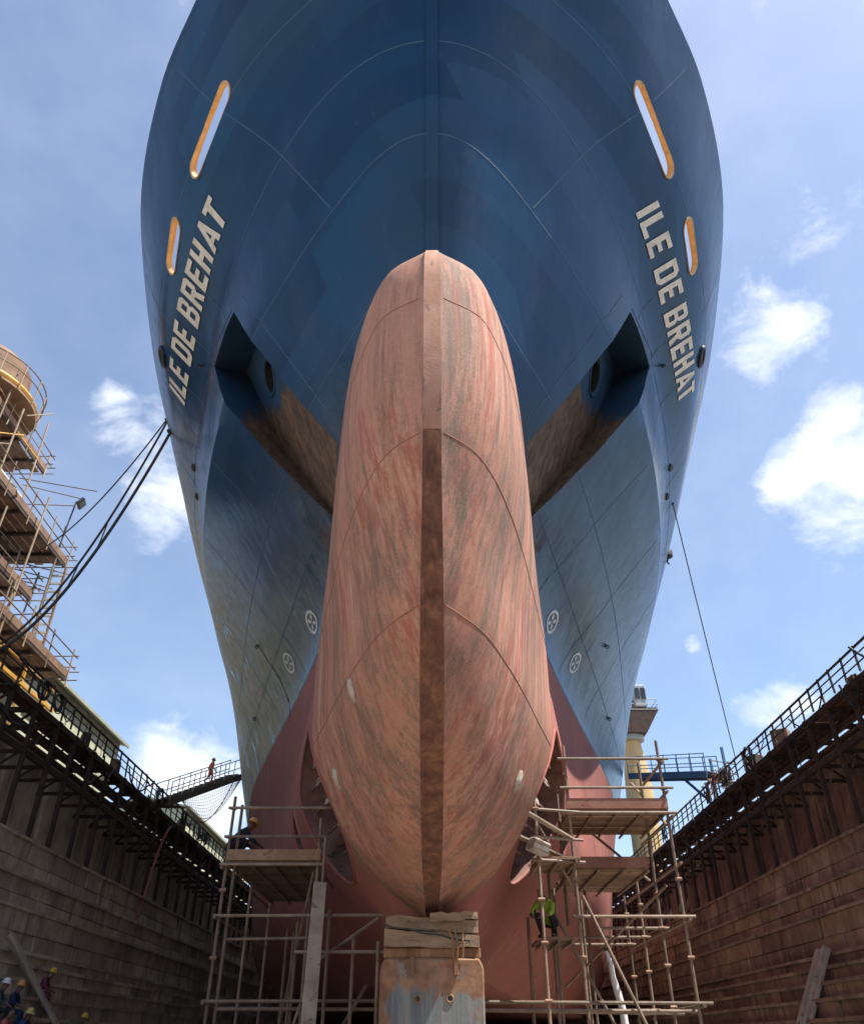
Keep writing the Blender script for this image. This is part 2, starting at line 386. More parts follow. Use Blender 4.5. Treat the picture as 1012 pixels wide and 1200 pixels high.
# ------------------------------------------------------------------ ship materials
hawse_w = W((-3.55, 15.9, 14.0))
def hull_blue():
    t = NT('hull_blue_paint')
    streak = t.noise(1.0, 6, .62, t.mapped((.9, .9, .10)), .5)            # run-down streaks
    big = t.noise(.16, 4, .55)
    fine = t.noise(3.2, 7, .7, t.mapped((1, 1, .45)), .3)
    c = t.ramp(big, [(.36, (.012, .046, .100)), (.5, (.014, .058, .135)), (.66, (.024, .060, .112))])
    # roller-painted repair patches
    br = t.node('ShaderNodeTexBrick'); t.link(t.mapped((.11, .11, .22), (R(90), 0, .2)), br.inputs[0])
    br.inputs['Scale'].default_value = 1; br.inputs['Mortar Size'].default_value = 0; br.inputs['Color1'].default_value = (.55, .55, .62, 1); br.inputs['Color2'].default_value = (1.25, 1.2, 1.15, 1)
    c = t.mix(.6, c, br.outputs[0], 'MULTIPLY')
    c = t.mix(t.math('MULTIPLY', t.maprange(streak, .55, .78), .24), c, (.085, .105, .12))
    c = t.mix(t.math('MULTIPLY', t.maprange(fine, .60, .80), .2), c, (.12, .15, .17))
    # pale cream streaks painting the grazing reflection of sunlit shed and sky
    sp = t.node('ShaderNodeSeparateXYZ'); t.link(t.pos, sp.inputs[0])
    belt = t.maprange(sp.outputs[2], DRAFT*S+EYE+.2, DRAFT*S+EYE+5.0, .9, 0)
    refl_streaks = t.maprange(t.noise(1.6, 8, .68, t.mapped((1.0, .8, .09), (R(14), 0, 0)), .8), .32, .52)
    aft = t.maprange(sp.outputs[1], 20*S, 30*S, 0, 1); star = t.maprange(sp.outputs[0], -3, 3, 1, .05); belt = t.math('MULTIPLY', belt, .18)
    flank_sheen = t.math('MULTIPLY', t.math('MULTIPLY', t.math('MAXIMUM', belt, aft), refl_streaks), t.math('MULTIPLY', star, .95))
    c = t.mix(flank_sheen, c, t.ramp(t.noise(2.0, 7, .7, t.mapped((2, 2, .12), (R(14), 0, 0))), [(.35, (.29, .265, .195)), (.6, (.62, .57, .43))]))
    # rust round the anchor pockets and below the hawse
    ru = None
    for (p, r0, r1) in RUST:
        b = t.blob(W(p), r0, r1, True); ru = b if ru is None else t.math('MAXIMUM', ru, b)
    rn = t.noise(1.5, 8, .7, t.mapped((1, 1, .5)), .7)
    rm = t.maprange(t.math('ADD', t.math('MULTIPLY', ru, .40), t.math('MULTIPLY', rn, .75)), .66, .90)
    c = t.mix(t.math('MULTIPLY', rm, .9), c, t.ramp(t.noise(2.2, 6, .7), [(.35, (.05, .032, .024)), (.62, (.15, .07, .035))]))
    t.set(Base_Color=c, Roughness=t.math('ADD', t.maprange(fine, .3, .8, .17, .30), t.math('ADD', t.math('MULTIPLY', rm, .35), t.math('MULTIPLY', flank_sheen, .42))), Specular_IOR_Level=.1)
    def wave(sock, per): return t.math('SINE', t.math('MULTIPLY', sock, 2*math.pi/per))
    dent = t.math('MULTIPLY', t.math('MULTIPLY', wave(sp.outputs[1], 1.5), wave(sp.outputs[2], 1.7)), t.noise(.5, 3, .5))
    h0 = t.bump(dent, .22, .02)
    h1 = t.bump(t.noise(.55, 3, .5, t.mapped((1, 1, .28))), .30, .10, h0)
    h2 = t.bump(t.noise(1.9, 4, .55, t.mapped((1, 1, .05), (R(12), 0, 0))), .35, .035, h1)
    t.set(Normal=t.bump(t.noise(9, 6, .65), .06, .01, h2))
    return t.m
RUST = []
for (p, r0, r1) in (((350, 560), .2, 1.3), ((385, 625), .3, 1.6), ((398, 650), .2, 1.4), ((330, 545), .0, .9)):
    loc, n, d = hit(*p); RUST.append((loc + d*.35, r0, r1))
M = {}
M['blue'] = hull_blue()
def antifoul(name, base, dark, pale, streakmul):
    t = NT(name)
    band = t.noise(.9, 4, .6, t.mapped((1.6, 1.6, .08), (R(6), 0, 0)), .1)
    st = t.noise(1.0, 9, .72, t.mapped((9, 9, .2), (R(6), 0, 0)), .12)
    st2 = t.noise(1.0, 9, .74, t.mapped((4.6, 4.6, .34), (R(12), R(4), 0), loc=(4, 9, 2)), .25)
    spk = t.noise(46, 6, .9); spk2 = t.noise(11, 9, .82)
    big = t.noise(.34, 5, .6)
    c = t.ramp(t.math('ADD', t.math('MULTIPLY', big, .55), t.math('MULTIPLY', spk2, .45)), [(.34, tuple(x*.78 for x in base)), (.5, base), (.66, pale)])
    c = t.mix(t.math('MULTIPLY', t.maprange(t.math('ADD', t.math('MULTIPLY', st2, .7), t.math('MULTIPLY', big, .3)), .48, .60), .8), c, (.36, .105, .078))
    spm = t.math('ADD', t.math('MULTIPLY', st, .55), t.math('MULTIPLY', band, .55)); spm = t.math('ADD', spm, t.math('MULTIPLY', t.math('SUBTRACT', spk, .5), .95))
    c = t.mix(t.math('MULTIPLY', t.maprange(spm, .49, .67), streakmul), c, dark)                        # scraped grey fouling streaks
    c = t.mix(t.math('MULTIPLY', t.maprange(t.math('ADD', t.math('MULTIPLY', st2, .4), t.math('MULTIPLY', spk, .6)), .55, .68), .4), c, (.58, .44, .35))
    t.set(Base_Color=c, Roughness=.88, Specular_IOR_Level=.22)
    b1 = t.bump(t.noise(.8, 3, .5), .25, .05)
    t.set(Normal=t.bump(t.math('ADD', spk, t.math('MULTIPLY', st, 1.2)), .35, .016, b1))
    return t.m
M['bulb'] = antifoul('bulb_antifouling', (.51, .26, .185), (.16, .135, .11), (.63, .385, .285), .88)
M['red'] = antifoul('boot_antifouling', (.40, .14, .115), (.20, .15, .135), (.52, .24, .20), .55)
def stem_mat():
    t = NT('stem_bar_shaded_steel')
    n = t.noise(2.4, 7, .7, t.mapped((2, 2, .6)), .5)
    c = t.ramp(n, [(.34, (.085, .036, .024)), (.52, (.16, .072, .045)), (.70, (.30, .14, .075))])
    g = t.noise(18, 5, .8); c = t.mix(t.math('MULTIPLY', t.maprange(g, .55, .7), .6), c, (.10, .07, .055))
    t.set(Base_Color=c, Roughness=.9); t.set(Normal=t.bump(g, .35, .02)); return t.m
M['stem'] = stem_mat()
M['stem_pale'] = simple('stem_bar_lit_coat', (.36, .18, .12), (.48, .27, .19), 2.5, (1, 1, .5), rough=.9, bump=.3, c3=(.17, .11, .085))  # paler coat, carries the sunlit look of the upper plate
M['deck'] = simple('deck_ochre_primer', (.42, .24, .10), (.52, .34, .17), 1.2, rough=.7)
M['ochre'] = simple('fairlead_ochre', (.50, .30, .12), (.62, .42, .20), 2.2, rough=.6, c3=(.30, .12, .05))
def pocket_mat():
    t = NT('anchor_pocket_paint')
    hz_ = hit(321, 431)[0]; b0 = t.blob(W(hit(268, 392)[0]+pixdir(268, 392)*.5), 1.9, 4.1, True)
    n = t.noise(1.2, 8, .7, t.mapped((1.4, 1.4, .35)), .8); st = t.noise(1.0, 8, .7, t.mapped((4, 4, .3)), .6)
    rust = t.ramp(st, [(.32, (.05, .035, .028)), (.5, (.125, .078, .05)), (.66, (.22, .135, .085))])
    blue = t.ramp(n, [(.35, (.012, .045, .10)), (.65, (.025, .07, .13))])
    t.set(Base_Color=t.mix(t.maprange(t.math('ADD', t.math('MULTIPLY', b0, .75), t.math('MULTIPLY', t.math('SUBTRACT', n, .5), 1.1)), .22, .50), rust, blue), Roughness=.75, Specular_IOR_Level=.3)
    t.set(Normal=t.bump(t.noise(8, 7, .7), .25, .02)); return t.m
M['pocket'] = pocket_mat()
M['seam'] = simple('weld_seam_paint', (.03, .085, .155), (.06, .12, .19), 2.0, rough=.7, bump=.1)
M['seam_red'] = simple('weld_seam_primer', (.24, .11, .08), (.36, .17, .12), 2.0, rough=.9, bump=.2)
M['letter'] = simple('letter_white_paint', (.60, .54, .46), (.78, .74, .66), 2.6, rough=.55, c3=(.42, .30, .20), bump=.05)
M['white'] = simple('white_marking', (.62, .62, .58), (.80, .80, .77), 2.0, rough=.5, bump=.05)
M['black'] = simple('black_iron', (.012, .012, .014), (.03, .028, .028), 3.0, rough=.55, bump=.1)
M['zinc'] = simple('zinc_anode', (.38, .34, .28), (.55, .50, .43), 5.0, rough=.8, bump=.5)
M['rope'] = simple('mooring_rope', (.035, .033, .036), (.07, .065, .06), 9.0, rough=.95, bump=.4, bscale=60)
M['tunnel'] = simple('thruster_tunnel_steel', (.10, .045, .036), (.20, .12, .10), 1.4, rough=.9, c3=(.035, .024, .02))

# ------------------------------------------------------------------ ship
ship = empty('ship', (0, 10, FLOOR), 'huge blue ship with rusty red bulbous bow standing in the dry dock', 'ship')
SB = base_of(ship)
def bm_to_mesh(bm, name):
    me = bpy.data.meshes.new(name); bm.to_mesh(me)
    for v in me.vertices: v.co = W(v.co) - SB
    return me
hme = bm_to_mesh(bmh, 'hull')
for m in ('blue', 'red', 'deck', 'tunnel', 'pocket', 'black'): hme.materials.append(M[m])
hull_raw = bpy.data.objects.new('hull_form', hme); COL.objects.link(hull_raw); hull_raw.parent = ship
cutters = []
def cutter(mb, mi):
    me = mb.mesh('cutter', SB)
    for m in ('blue', 'red', 'deck', 'tunnel', 'pocket', 'black'): me.materials.append(M[m])
    bm = bmesh.new(); bm.from_mesh(me); bmesh.ops.recalc_face_normals(bm, faces=bm.faces[:])
    for f in bm.faces: f.material_index = mi
    bm.to_mesh(me); bm.free()
    o = bpy.data.objects.new('cutter', me); COL.objects.link(o); o.parent = ship; cutters.append(o)
def mirror_pts(pts): return [Vector((-p[0], p[1], p[2])) for p in pts]
def prism(ring_a, ring_b):
    n = len(ring_a); mb = MB()
    mb.add(list(ring_a)+list(ring_b), [tuple(range(n)), tuple(range(2*n-1, n-1, -1))] + [(i, i+n, (i+1) % n+n, (i+1) % n) for i in range(n)])
    return mb
# mooring slots in the bulwark
SLOTS = []
for (a, b, wid) in (((230, 194), (262, 111), .30), ((200.5, 309), (206, 268), .29)):
    pa, na, da = hit(*a); pb, nb, db = hit(*b)
    for sgn in (1, -1):
        A, B = pa.copy(), pb.copy(); n = (na+nb).normalized()
        if sgn == 1: A.x, B.x, n = -A.x, -B.x, Vector((-n.x, n.y, n.z))
        ax = (B-A).normalized(); n = (n - ax*n.dot(ax)).normalized(); w = ax.cross(n)
        out = []
        for k in range(9):
            t = -math.pi/2 + math.pi*k/8; out.append(B + ax*math.cos(t)*wid + w*math.sin(t)*wid)
        for k in range(9):
            t = math.pi/2 + math.pi*k/8; out.append(A + ax*math.cos(t)*wid + w*math.sin(t)*wid)
        SLOTS.append((out, n, sgn))
        cutter(prism([p + n*.9 for p in out], [p - n*1.1 for p in out]), 2)
# anchor pockets: deep at the upper outer end, running out flush towards the stem
PK = {k: hit(*p) for k, p in dict(t=(279, 349), o=(253, 423), b=(331, 533), m=(404, 622), i=(406, 512), c=(345, 432)).items()}
for sgn in (-1, 1):
    fl = (lambda v: Vector((-v.x, v.y, v.z))) if sgn == 1 else (lambda v: v.copy())
    N = sum((PK[k][1] for k in 'tobmi'), Vector()).normalized()
    if N.dot(PK['t'][2]) > 0: N = -N
    outer = [PK[k][0] + N*.7 for k in ('t', 'o', 'b', 'm', 'i')]
    bt = pixdir(308, 386)*( (PK['t'][0]).length + 1.25); bo = pixdir(289, 436)*((PK['o'][0]).length + 1.05)
    mi = PK['m'][0] - N*.06; fl_n = (bo-bt).cross(mi-bt)                # one flat floor, running out towards the stem
    def on_floor(px, py):
        d_ = pixdir(px, py); return d_*(bt.dot(fl_n)/d_.dot(fl_n))
    inner = [bt, bo, on_floor(334, 527), mi, on_floor(404, 520)]
    cutter(prism([fl(p) for p in outer], [fl(p) for p in inner]), 4)
hz0 = pixdir(316, 441); hz_c = hz0*(PK['c'][0].length + .05)
hz_p = hz0*(bt.dot(fl_n)/hz0.dot(fl_n))     # on the pocket floor
hz_ax = fl_n.normalized()*(1 if fl_n.dot(hz0) > 0 else -1)          # straight into the floor
for sgn in (-1, 1):
    fl = (lambda v: Vector((-v.x, v.y, v.z))) if sgn == 1 else (lambda v: v.copy())
    mb = MB(); mb.tube(fl(hz_p - hz_ax*.5), fl(hz_p + hz_ax*2.2), .46, 24); cutter(mb, 5)  # black walls put the pipe's darkness into the colour
# bow thruster tunnels: openings faired to a point at the top
TUN = ((17.1, 4.1, 1.42, .55), (20.6, 4.25, .72, 1.4))
def tunnel_outline(d, h, r, n=40):
    out = []
    for i in range(n):
        a = 2*math.pi*i/n; y, z = math.cos(a)*r, math.sin(a)*r
        if z > 0: y *= 1-.55*(z/r)**2; z *= 1.18
        out.append((d+y*.95, h+z))
    return out
for sgn in (1, -1):
    for (d, h, r, x0) in TUN:
        q = tunnel_outline(d, h, r); cutter(prism([(sgn*x0, a, b) for a, b in q], [(sgn*6, a, b) for a, b in q]), 3)
for o in cutters:
    md = hull_raw.modifiers.new('cut', 'BOOLEAN'); md.operation = 'DIFFERENCE'; md.solver = 'EXACT'; md.object = o
bpy.context.view_layer.update()
dg = bpy.context.evaluated_depsgraph_get()
hcut = bpy.data.meshes.new_from_object(hull_raw.evaluated_get(dg), depsgraph=dg)
hull_raw.modifiers.clear()
for o in cutters: bpy.data.objects.remove(o)
bpy.data.objects.remove(hull_raw)
hcut.name = 'hull'
print('hull faces', len(hcut.polygons), 'from', len(bmh.faces))
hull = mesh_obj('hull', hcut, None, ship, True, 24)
HCUT = BVHTree.FromPolygons([(v.co+SB-Vector((0, 0, EYE)))/S for v in hcut.vertices], [p.vertices[:] for p in hcut.polygons])

bme = bm_to_mesh(bmb, 'bulbous_bow'); bme.materials.append(M['bulb']); bme.materials.append(M['stem'])
bulb = mesh_obj('bulbous_bow', bme, None, ship, True, 20)
# stem bar: two flat plates, unlike coats that also paint the sunlit-to-shaded break
def stem_bar(h0, h1, name, mat):
    vs = []; fs = []; n = 26
    for i in range(n+1):
        h = h0+(h1-h0)*i/n; w = b_sw(h)*.98; d = b_df(h)
        if h > 6.5: h = 6.5+(h-6.5)*1.16
        vs += [(-w, d+.05, h), (-w, d-.022, h), (w, d-.022, h), (w, d+.05, h)]
    for i in range(n):
        for k in range(3): fs.append((i*4+k, i*4+k+1, (i+1)*4+k+1, (i+1)*4+k))
    fs += [(0, 3, 2, 1), (n*4, n*4+1, n*4+2, n*4+3)]
    return MB().add(vs, fs).build(name, mat, bulb, True, 30)
stem_bar(1.68, 6.22, 'stem_bar', M['stem']); stem_bar(6.25, 9.6, 'stem_bar', M['stem_pale'])
bulb['label'] = 'faded salmon red bulbous bow with grey scrape streaks'

# stem plate above the bulb
def ribbon(pts, nrms, width, off, name, mat, parent, thick=0.0):
    vs = []; fs = []; n = len(pts)
    for i, p in enumerate(pts):
        t = (pts[min(i+1, n-1)] - pts[max(i-1, 0)]).normalized(); nr = nrms[i]; s = t.cross(nr).normalized()
        vs += [p - s*width/2, p - s*width*.3 + nr*off, p + s*width*.3 + nr*off, p + s*width/2]
    for i in range(n-1):
        for k in range(3): fs.append((i*4+k, (i+1)*4+k, (i+1)*4+k+1, i*4+k+1))
    mb = MB(); mb.add(vs, fs); return mb.build(name, mat, parent, True, 60)
pts = [Vector((0, cols[0][j][1]-.035, cols[0][j][2])) for j in range(NR-2) if cols[0][j][2] > 8.2]
mb = MB(); vs = []; fs = []
for i, p in enumerate(pts):
    w = .13
    vs += [p + Vector((-w, .12, 0)), p + Vector((-w*.96, -.01, 0)), p + Vector((w*.96, -.01, 0)), p + Vector((w, .12, 0))]
for i in range(len(pts)-1):
    for k in range(3): fs.append((i*4+k, i*4+k+1, (i+1)*4+k+1, (i+1)*4+k))
mb.add(vs, fs).build('stem_plate', M['blue'], ship, True, 30)

# weld seams
def seam_path(pts_dh, sgn, tree=HULL):
    P = []; N = []
    for d, h in pts_dh:
        r = side_pt(d, h, sgn, .004, tree)
        if r is None: continue
        # skip stretches cut away by pockets and tunnels
        c = HCUT.ray_cast(Vector((sgn*40, d, h)), Vector((-sgn, 0, 0)))[0] if tree is HULL else r[0]
        if c is None or (c-r[0]).length > .06:
            if len(P) > 2: yield P, N
            P, N = [], []; continue
        P.append(r[0]); N.append(r[1])
    if len(P) > 2: yield P, N
for sgn in (1, -1):
    def stem_d(h): return HULL.ray_cast(Vector((.002, -5, h)), Vector((0, 1, 0)))[0].y+.006
    for h, d0, d1 in ((12.4, 10.3, 40), (15.02, 8.72, 40), (17.5, 8.1, 40), (20.0, 7.1, 30), (9.34, 13, 46), (10.9, 11, 42)):
        d0 = max(stem_d(h), d0-.9) if h > 10 else d0
        k = int((d1-d0)*5)
        for P, N in seam_path([(d0+(d1-d0)*(i/k)**2.4, h) for i in range(k+1)], sgn): ribbon(P, N, .030, .0015, 'weld_seam', M['seam'], ship)
    for d, h0, h1 in ((10.4, 15.1, 22.6), (14.6, 9.6, 19.8), (18.6, 9.6, 18.4), (23.0, 9.6, 20.8), (27.5, 9.6, 20.4), (32.5, 9.6, 17), (17.0, 15.2, 22)):
        k = int((h1-h0)*3)
        for P, N in seam_path([(d+.10*(h-h0), h) for h in [h0+(h1-h0)*i/k for i in range(k+1)]], sgn): ribbon(P, N, .028, .0015, 'weld_seam', M['seam'], ship)
    for h, d1 in ((8.5, 14), (6.23, 18), (4.35, 14)):
        d0 = b_df(h if h < 6.5 else 6.5+(h-6.5)/1.16)+.03; k = 30; P, N = [], []
        for i in range(k+1):
            r = side_pt(d0+(d1-d0)*(i/k)**1.7, h, sgn, .0, BULB)
            if r: P.append(r[0]); N.append(r[1])
        ribbon(P, N, .022, .007, 'weld_seam', M['seam_red'], bulb)
    # edge bead of the anchor pocket opening
    fl = (lambda v: Vector((-v.x, v.y, v.z))) if sgn == 1 else (lambda v: v.copy())
    for a, b in (((272, 362), (247, 418)), ((283, 346), (396, 498))):
        mb = MB(); q = []
        for i in range(13):
            l, n, d = hit(a[0]+(b[0]-a[0])*i/12, a[1]+(b[1]-a[1])*i/12); q.append(fl(l))
        mb.path(q, .016, 6); mb.build('pocket_edge_bar', M['seam'], ship, True)
    # hawse bolster
    mb = MB(); mb.ring(fl(hz_p + hz_ax*.0), fl(fl_n.normalized()), .50, .05, 24, 8, 1.15); ob = mb.build('hawse_bolster', M['pocket'], ship, True)
    MB().tube(fl(hz_p+hz_ax*.30), fl(hz_p+hz_ax*.36), .455, 24).build('throat_dark_disc', M['black'], ob)  # black disc painting the darkness deep in the pipe

# lined mooring slots
for out, n, sgn in SLOTS:
    cen = sum(out, Vector())/len(out); mb = MB(); k = len(out); vs = []; fs = []
    for p in out:
        r = (p-cen).normalized()
        for (o1, o2) in ((.005, .02), (.05, .02), (.05, -.02), (.02, -.09), (-.015, -.09), (-.015, .012)):
            vs.append(p + r*o1*1.0 + n*o2)
    for i in range(k):
        for j in range(6): fs.append((i*6+j, i*6+(j+1) % 6, ((i+1) % k)*6+(j+1) % 6, ((i+1) % k)*6+j))
    mb.add(vs, fs).build('mooring_slot_frame', M['ochre'], ship, False)

# the name on both bows
GL = {
 'I': (.22, [[(0, 0), (.22, 0), (.22, 1), (0, 1)]]),
 'L': (.58, [[(0, 0), (.22, 0), (.22, 1), (0, 1)], [(.22, 0), (.58, 0), (.58, .2), (.22, .2)]]),
 'E': (.60, [[(0, 0), (.22, 0), (.22, 1), (0, 1)], [(.22, 0), (.60, 0), (.60, .19), (.22, .19)], [(.22, .41), (.54, .41), (.54, .59), (.22, .59)], [(.22, .81), (.60, .81), (.60, 1), (.22, 1)]]),
 'D': (.68, [[(0, 0), (.22, 0), (.22, 1), (0, 1)], [(.22, 0), (.52, 0), (.44, .19), (.22, .19)], [(.22, .81), (.44, .81), (.52, 1), (.22, 1)], [(.52, 0), (.68, .16), (.47, .26), (.44, .19)], [(.44, .81), (.47, .74), (.68, .84), (.52, 1)], [(.68, .16), (.68, .84), (.47, .74), (.47, .26)]]),
 'B': (.66, [[(0, 0), (.22, 0), (.22, 1), (0, 1)], [(.22, 0), (.54, 0), (.46, .18), (.22, .18)], [(.22, .42), (.46, .42), (.56, .5), (.46, .58), (.22, .58)], [(.22, .82), (.44, .82), (.52, 1), (.22, 1)], [(.54, 0), (.66, .12), (.66, .40), (.56, .5), (.46, .42), (.46, .18)], [(.46, .58), (.56, .5), (.64, .6), (.64, .88), (.52, 1), (.44, .82)]]),
 'R': (.66, [[(0, 0), (.22, 0), (.22, 1), (0, 1)], [(.22, .82), (.44, .82), (.54, 1), (.22, 1)], [(.22, .38), (.44, .38), (.46, .56), (.22, .56)], [(.44, .38), (.54, .38), (.66, .5), (.66, .88), (.54, 1), (.44, .82), (.46, .56)], [(.30, .38), (.44, 0), (.68, 0), (.52, .38)]]),
 'H': (.66, [[(0, 0), (.22, 0), (.22, 1), (0, 1)], [(.44, 0), (.66, 0), (.66, 1), (.44, 1)], [(.22, .40), (.44, .40), (.44, .60), (.22, .60)]]),
 'A': (.74, [[(0, 0), (.22, 0), (.46, 1), (.28, 1)], [(.52, 0), (.74, 0), (.46, 1), (.37, .62)], [(.24, .17), (.49, .17), (.45, .33), (.28, .33)]]),
 'T': (.62, [[(.20, 0), (.42, 0), (.42, .81), (.20, .81)], [(0, .81), (.62, .81), (.62, 1), (0, 1)]]),
}
TEXT = 'ILE DE BREHAT'
tw = sum((GL[c][0]+.15) if c != ' ' else .30 for c in TEXT) - .15
L0, H0, CAP = 7.6, 18.30, .78
for sgn in (1, -1):
    x = 0
    for c in TEXT:
        if c == ' ': x += .30; continue
        wd, polys = GL[c]; mb = MB()
        for poly in polys:
            vs = []
            for (u, v) in poly:
                q = (x+u+.16*v)/tw
                d = (12.75 + q*L0) if sgn == 1 else (12.75 + (1-q)*L0)
                vs.append(side_pt(d, H0 + v*CAP, sgn, .024)[0])
            mb.add(vs, [tuple(range(len(vs)))])
        o = mb.build('letter', M['letter'], ship); x += wd+(.15 if c != 'A' else .03)

# thruster warning marks: white ring with a four-bladed cross
for sgn in (1, -1):
    for (px, py, r) in ((366, 729, .31), (339, 777, .31)):
        l, n, d = hit(px, py); c0 = (l.y, l.z); mb = MB()
        def pt(u, v): return side_pt(c0[0]+u*1.5*r, c0[1]+v*r, sgn, .014)[0]
        ring = []; k = 28
        vs = [pt(math.cos(2*math.pi*i/k)*q, math.sin(2*math.pi*i/k)*q) for q in (1.0, .76) for i in range(k)]
        mb.add(vs, [(i, (i+1) % k, (i+1) % k+k, i+k) for i in range(k)])
        mk = mb.build('thruster_mark', M['white'], ship)
        mb = MB()
        for b in range(4):
            a = math.pi/4 + b*math.pi/2; ca, sa = math.cos(a), math.sin(a)
            mb.add([pt(ca*.06, sa*.06), pt(ca*.45-sa*.2, sa*.45+ca*.2), pt(ca*.74, sa*.74), pt(ca*.45+sa*.2, sa*.45-ca*.2)], [(0, 1, 2, 3)])
        mb.build('blade_sign', M['white'], mk)
# draught scale, one dash per mark, low on the starboard side
for i in range(9):
    h = 2.0+.34*i; d = 46.2-.6*i*0
    for sgn in (-1,):
        vs = [side_pt(d+u, h+v, sgn, .02) for u, v in ((0, 0), (.55, 0), (.55, .12), (0, .12))]
        if all(vs): MB().add([q[0] for q in vs], [(0, 1, 2, 3)]).build('draught_mark', M['white'], ship)
# oval fairleads and side fittings near the sheer
for sgn in (1, -1):
    for (px, py, r, sx) in ((191, 418, .26, .55), (227, 548, .10, .7), (231, 582, .10, .7)):
        l, n, d = hit(px, py)
        if l is None: continue
        if sgn == 1: l, n = Vector((-l.x, l.y, l.z)), Vector((-n.x, n.y, n.z))
        mb = MB(); mb.ring(l + n*.02, n, r, .07 if r > .2 else .035, 22, 8, 1.5, up=(0, 0, 1)); o = mb.build('oval_fairlead', M['black'], ship, True)
        mb = MB(); k = 18; u = Vector((0, 0, 1)); u = (u-n*u.dot(n)).normalized(); w = n.cross(u)
        mb.add([l + n*.03 + u*math.cos(2*math.pi*i/k)*r + w*math.sin(2*math.pi*i/k)*r*1.5 for i in range(k)], [tuple(range(k))]); mb.build('opening', M['black'], o)
# eye plates with short stains, and hooks
for sgn in (1, -1):
    for (px, py) in ((237, 428), (303, 757), (300, 842)):
        l, n, d = hit(px, py)
        if sgn == 1: l, n = Vector((-l.x, l.y, l.z)), Vector((-n.x, n.y, n.z))
        if n.dot(l) > 0: n = -n
        mb = MB(); mb.ring(l + n*.06, Vector((0, 1, 0)), .07, .018, 14, 6); mb.box(l + n*.01, (.14, .05, .05)); mb.build('eye_plate', M['black'], ship, True)
M['drip'] = simple('dark_rust_run', (.02, .018, .016), (.06, .042, .03), 4, rough=.85)
for sgn in (-1,):
    for (px, py, L) in ((303, 757, 2.6),):
        l = hit(px, py)[0]; P, N = [], []
        for i in range(14):
            r_ = side_pt(l.y+.10*i*L/13+.03*math.sin(i), l.z-.08-L*i/13, sgn, .003)
            if r_: P.append(r_[0]); N.append(r_[1])
        vs = []; fs = []; n_ = len(P)
        for i, p in enumerate(P):
            w_ = (.05+.03*math.sin(i*1.7))*(1-i/n_)**.6; t_ = Vector((0, 1, 0)); vs += [p-t_*w_+N[i]*.004, p+t_*w_+N[i]*.004]
        for i in range(n_-1): fs.append((2*i, 2*i+1, 2*i+3, 2*i+2))
        MB().add(vs, fs).build('rust_run', M['drip'], ship)
# zinc anodes on the bulb
for (px, py) in ((413, 809), (395, 912), (606, 916), (418, 655)):
    if py == 655: continue
    l, n, d = hit(px, py, BULB)
    if n.dot(d) > 0: n = -n
    bm = bmesh.new(); bmesh.ops.create_icosphere(bm, subdivisions=3, radius=1)
    for v in bm.verts:
        f = 1+.25*math.sin(9*v.co.x+3*v.co.z)*math.cos(7*v.co.y)
        v.co = Vector((v.co.x*.10*f, v.co.y*.06, v.co.z*.17*f))
    rot = n.to_track_quat('Y', 'Z').to_matrix()
    me = bpy.data.meshes.new('zinc_anode')
    for v in bm.verts: v.co = W(l + rot @ v.co) - SB
    bm.to_mesh(me); bm.free(); mesh_obj('zinc_anode', me, M['zinc'], bulb, True, 60)
# grid bars across the thruster tunnels
for sgn in (1, -1):
    for (d, h, r, x0) in TUN:
        for k in range(-2, 3):
            if r < 1 and abs(k) > 1: continue
            hh = h + k*r*.34; hw = math.sqrt(r*r-(hh-h)**2)*(.9 if k <= 0 else .9-.25*k*.34)
            a = side_pt(d-hw*.95, hh, sgn, -.25); b = side_pt(d+hw*.95, hh+.1, sgn, -.25)
            MB().beam(a[0], b[0], .03, .05).build('tunnel_grid_bar', M['tunnel'], ship)
            c_ = a[0].lerp(b[0], .35+.1*k); MB().beam(c_, c_+(b[0]-a[0]).normalized()*.34*r, .03, .11).build('pale_strip', M['zinc'], ship)  # short pale strip along each grid bar
        q = [side_pt(a, b, sgn, .0)[0] for a, b in tunnel_outline(d, h, r, 48)]
        MB().path(q+[q[0]], .03, 6, False).build('tunnel_lip', M['red'], ship, True)

# ------------------------------------------------------------------ dock floor and quay ground
def stone_mat(name, dark, mid, pale, stain=(.05, .03, .02), objrand=.55):
    t = NT(name)
    n = t.noise(1.1, 7, .66, None, .5); c = t.ramp(n, [(.32, dark), (.5, mid), (.70, pale)])
    r = t.rand(); c = t.mix(objrand, c, t.ramp(r, [(0, .45), (.5, .95), (1, 1.35)]), 'MULTIPLY')
    st = t.noise(1.0, 7, .7, t.mapped((1.6, 1.2, .16)), .8)
    c = t.mix(t.math('MULTIPLY', t.maprange(st, .50, .66), .8), c, stain)
    c = t.mix(t.math('MULTIPLY', t.maprange(t.noise(.23, 5, .6), .48, .68), .55), c, tuple(x*1.6 for x in stain))
    t.set(Base_Color=c, Roughness=.9); t.set(Normal=t.bump(t.noise(6, 8, .72), .55, .05, t.bump(t.noise(1.3, 4, .6), .4, .1)))
    return t.m
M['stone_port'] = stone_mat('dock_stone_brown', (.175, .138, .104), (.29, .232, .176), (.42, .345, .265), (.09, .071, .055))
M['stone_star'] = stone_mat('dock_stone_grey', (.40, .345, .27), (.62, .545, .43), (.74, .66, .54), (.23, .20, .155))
M['floor'] = simple('dock_floor_concrete', (.15, .128, .105), (.24, .208, .172), .35, rough=.85, bump=.3, bscale=4, c3=(.09, .076, .064))
M['quay'] = simple('quay_ground', (.16, .14, .12), (.26, .23, .20), .2, rough=.9, bump=.3)
tag(MB().box((0, 50, FLOOR-.1), (24, 160, .2)).build('dock_floor', M['floor']), kind='structure')
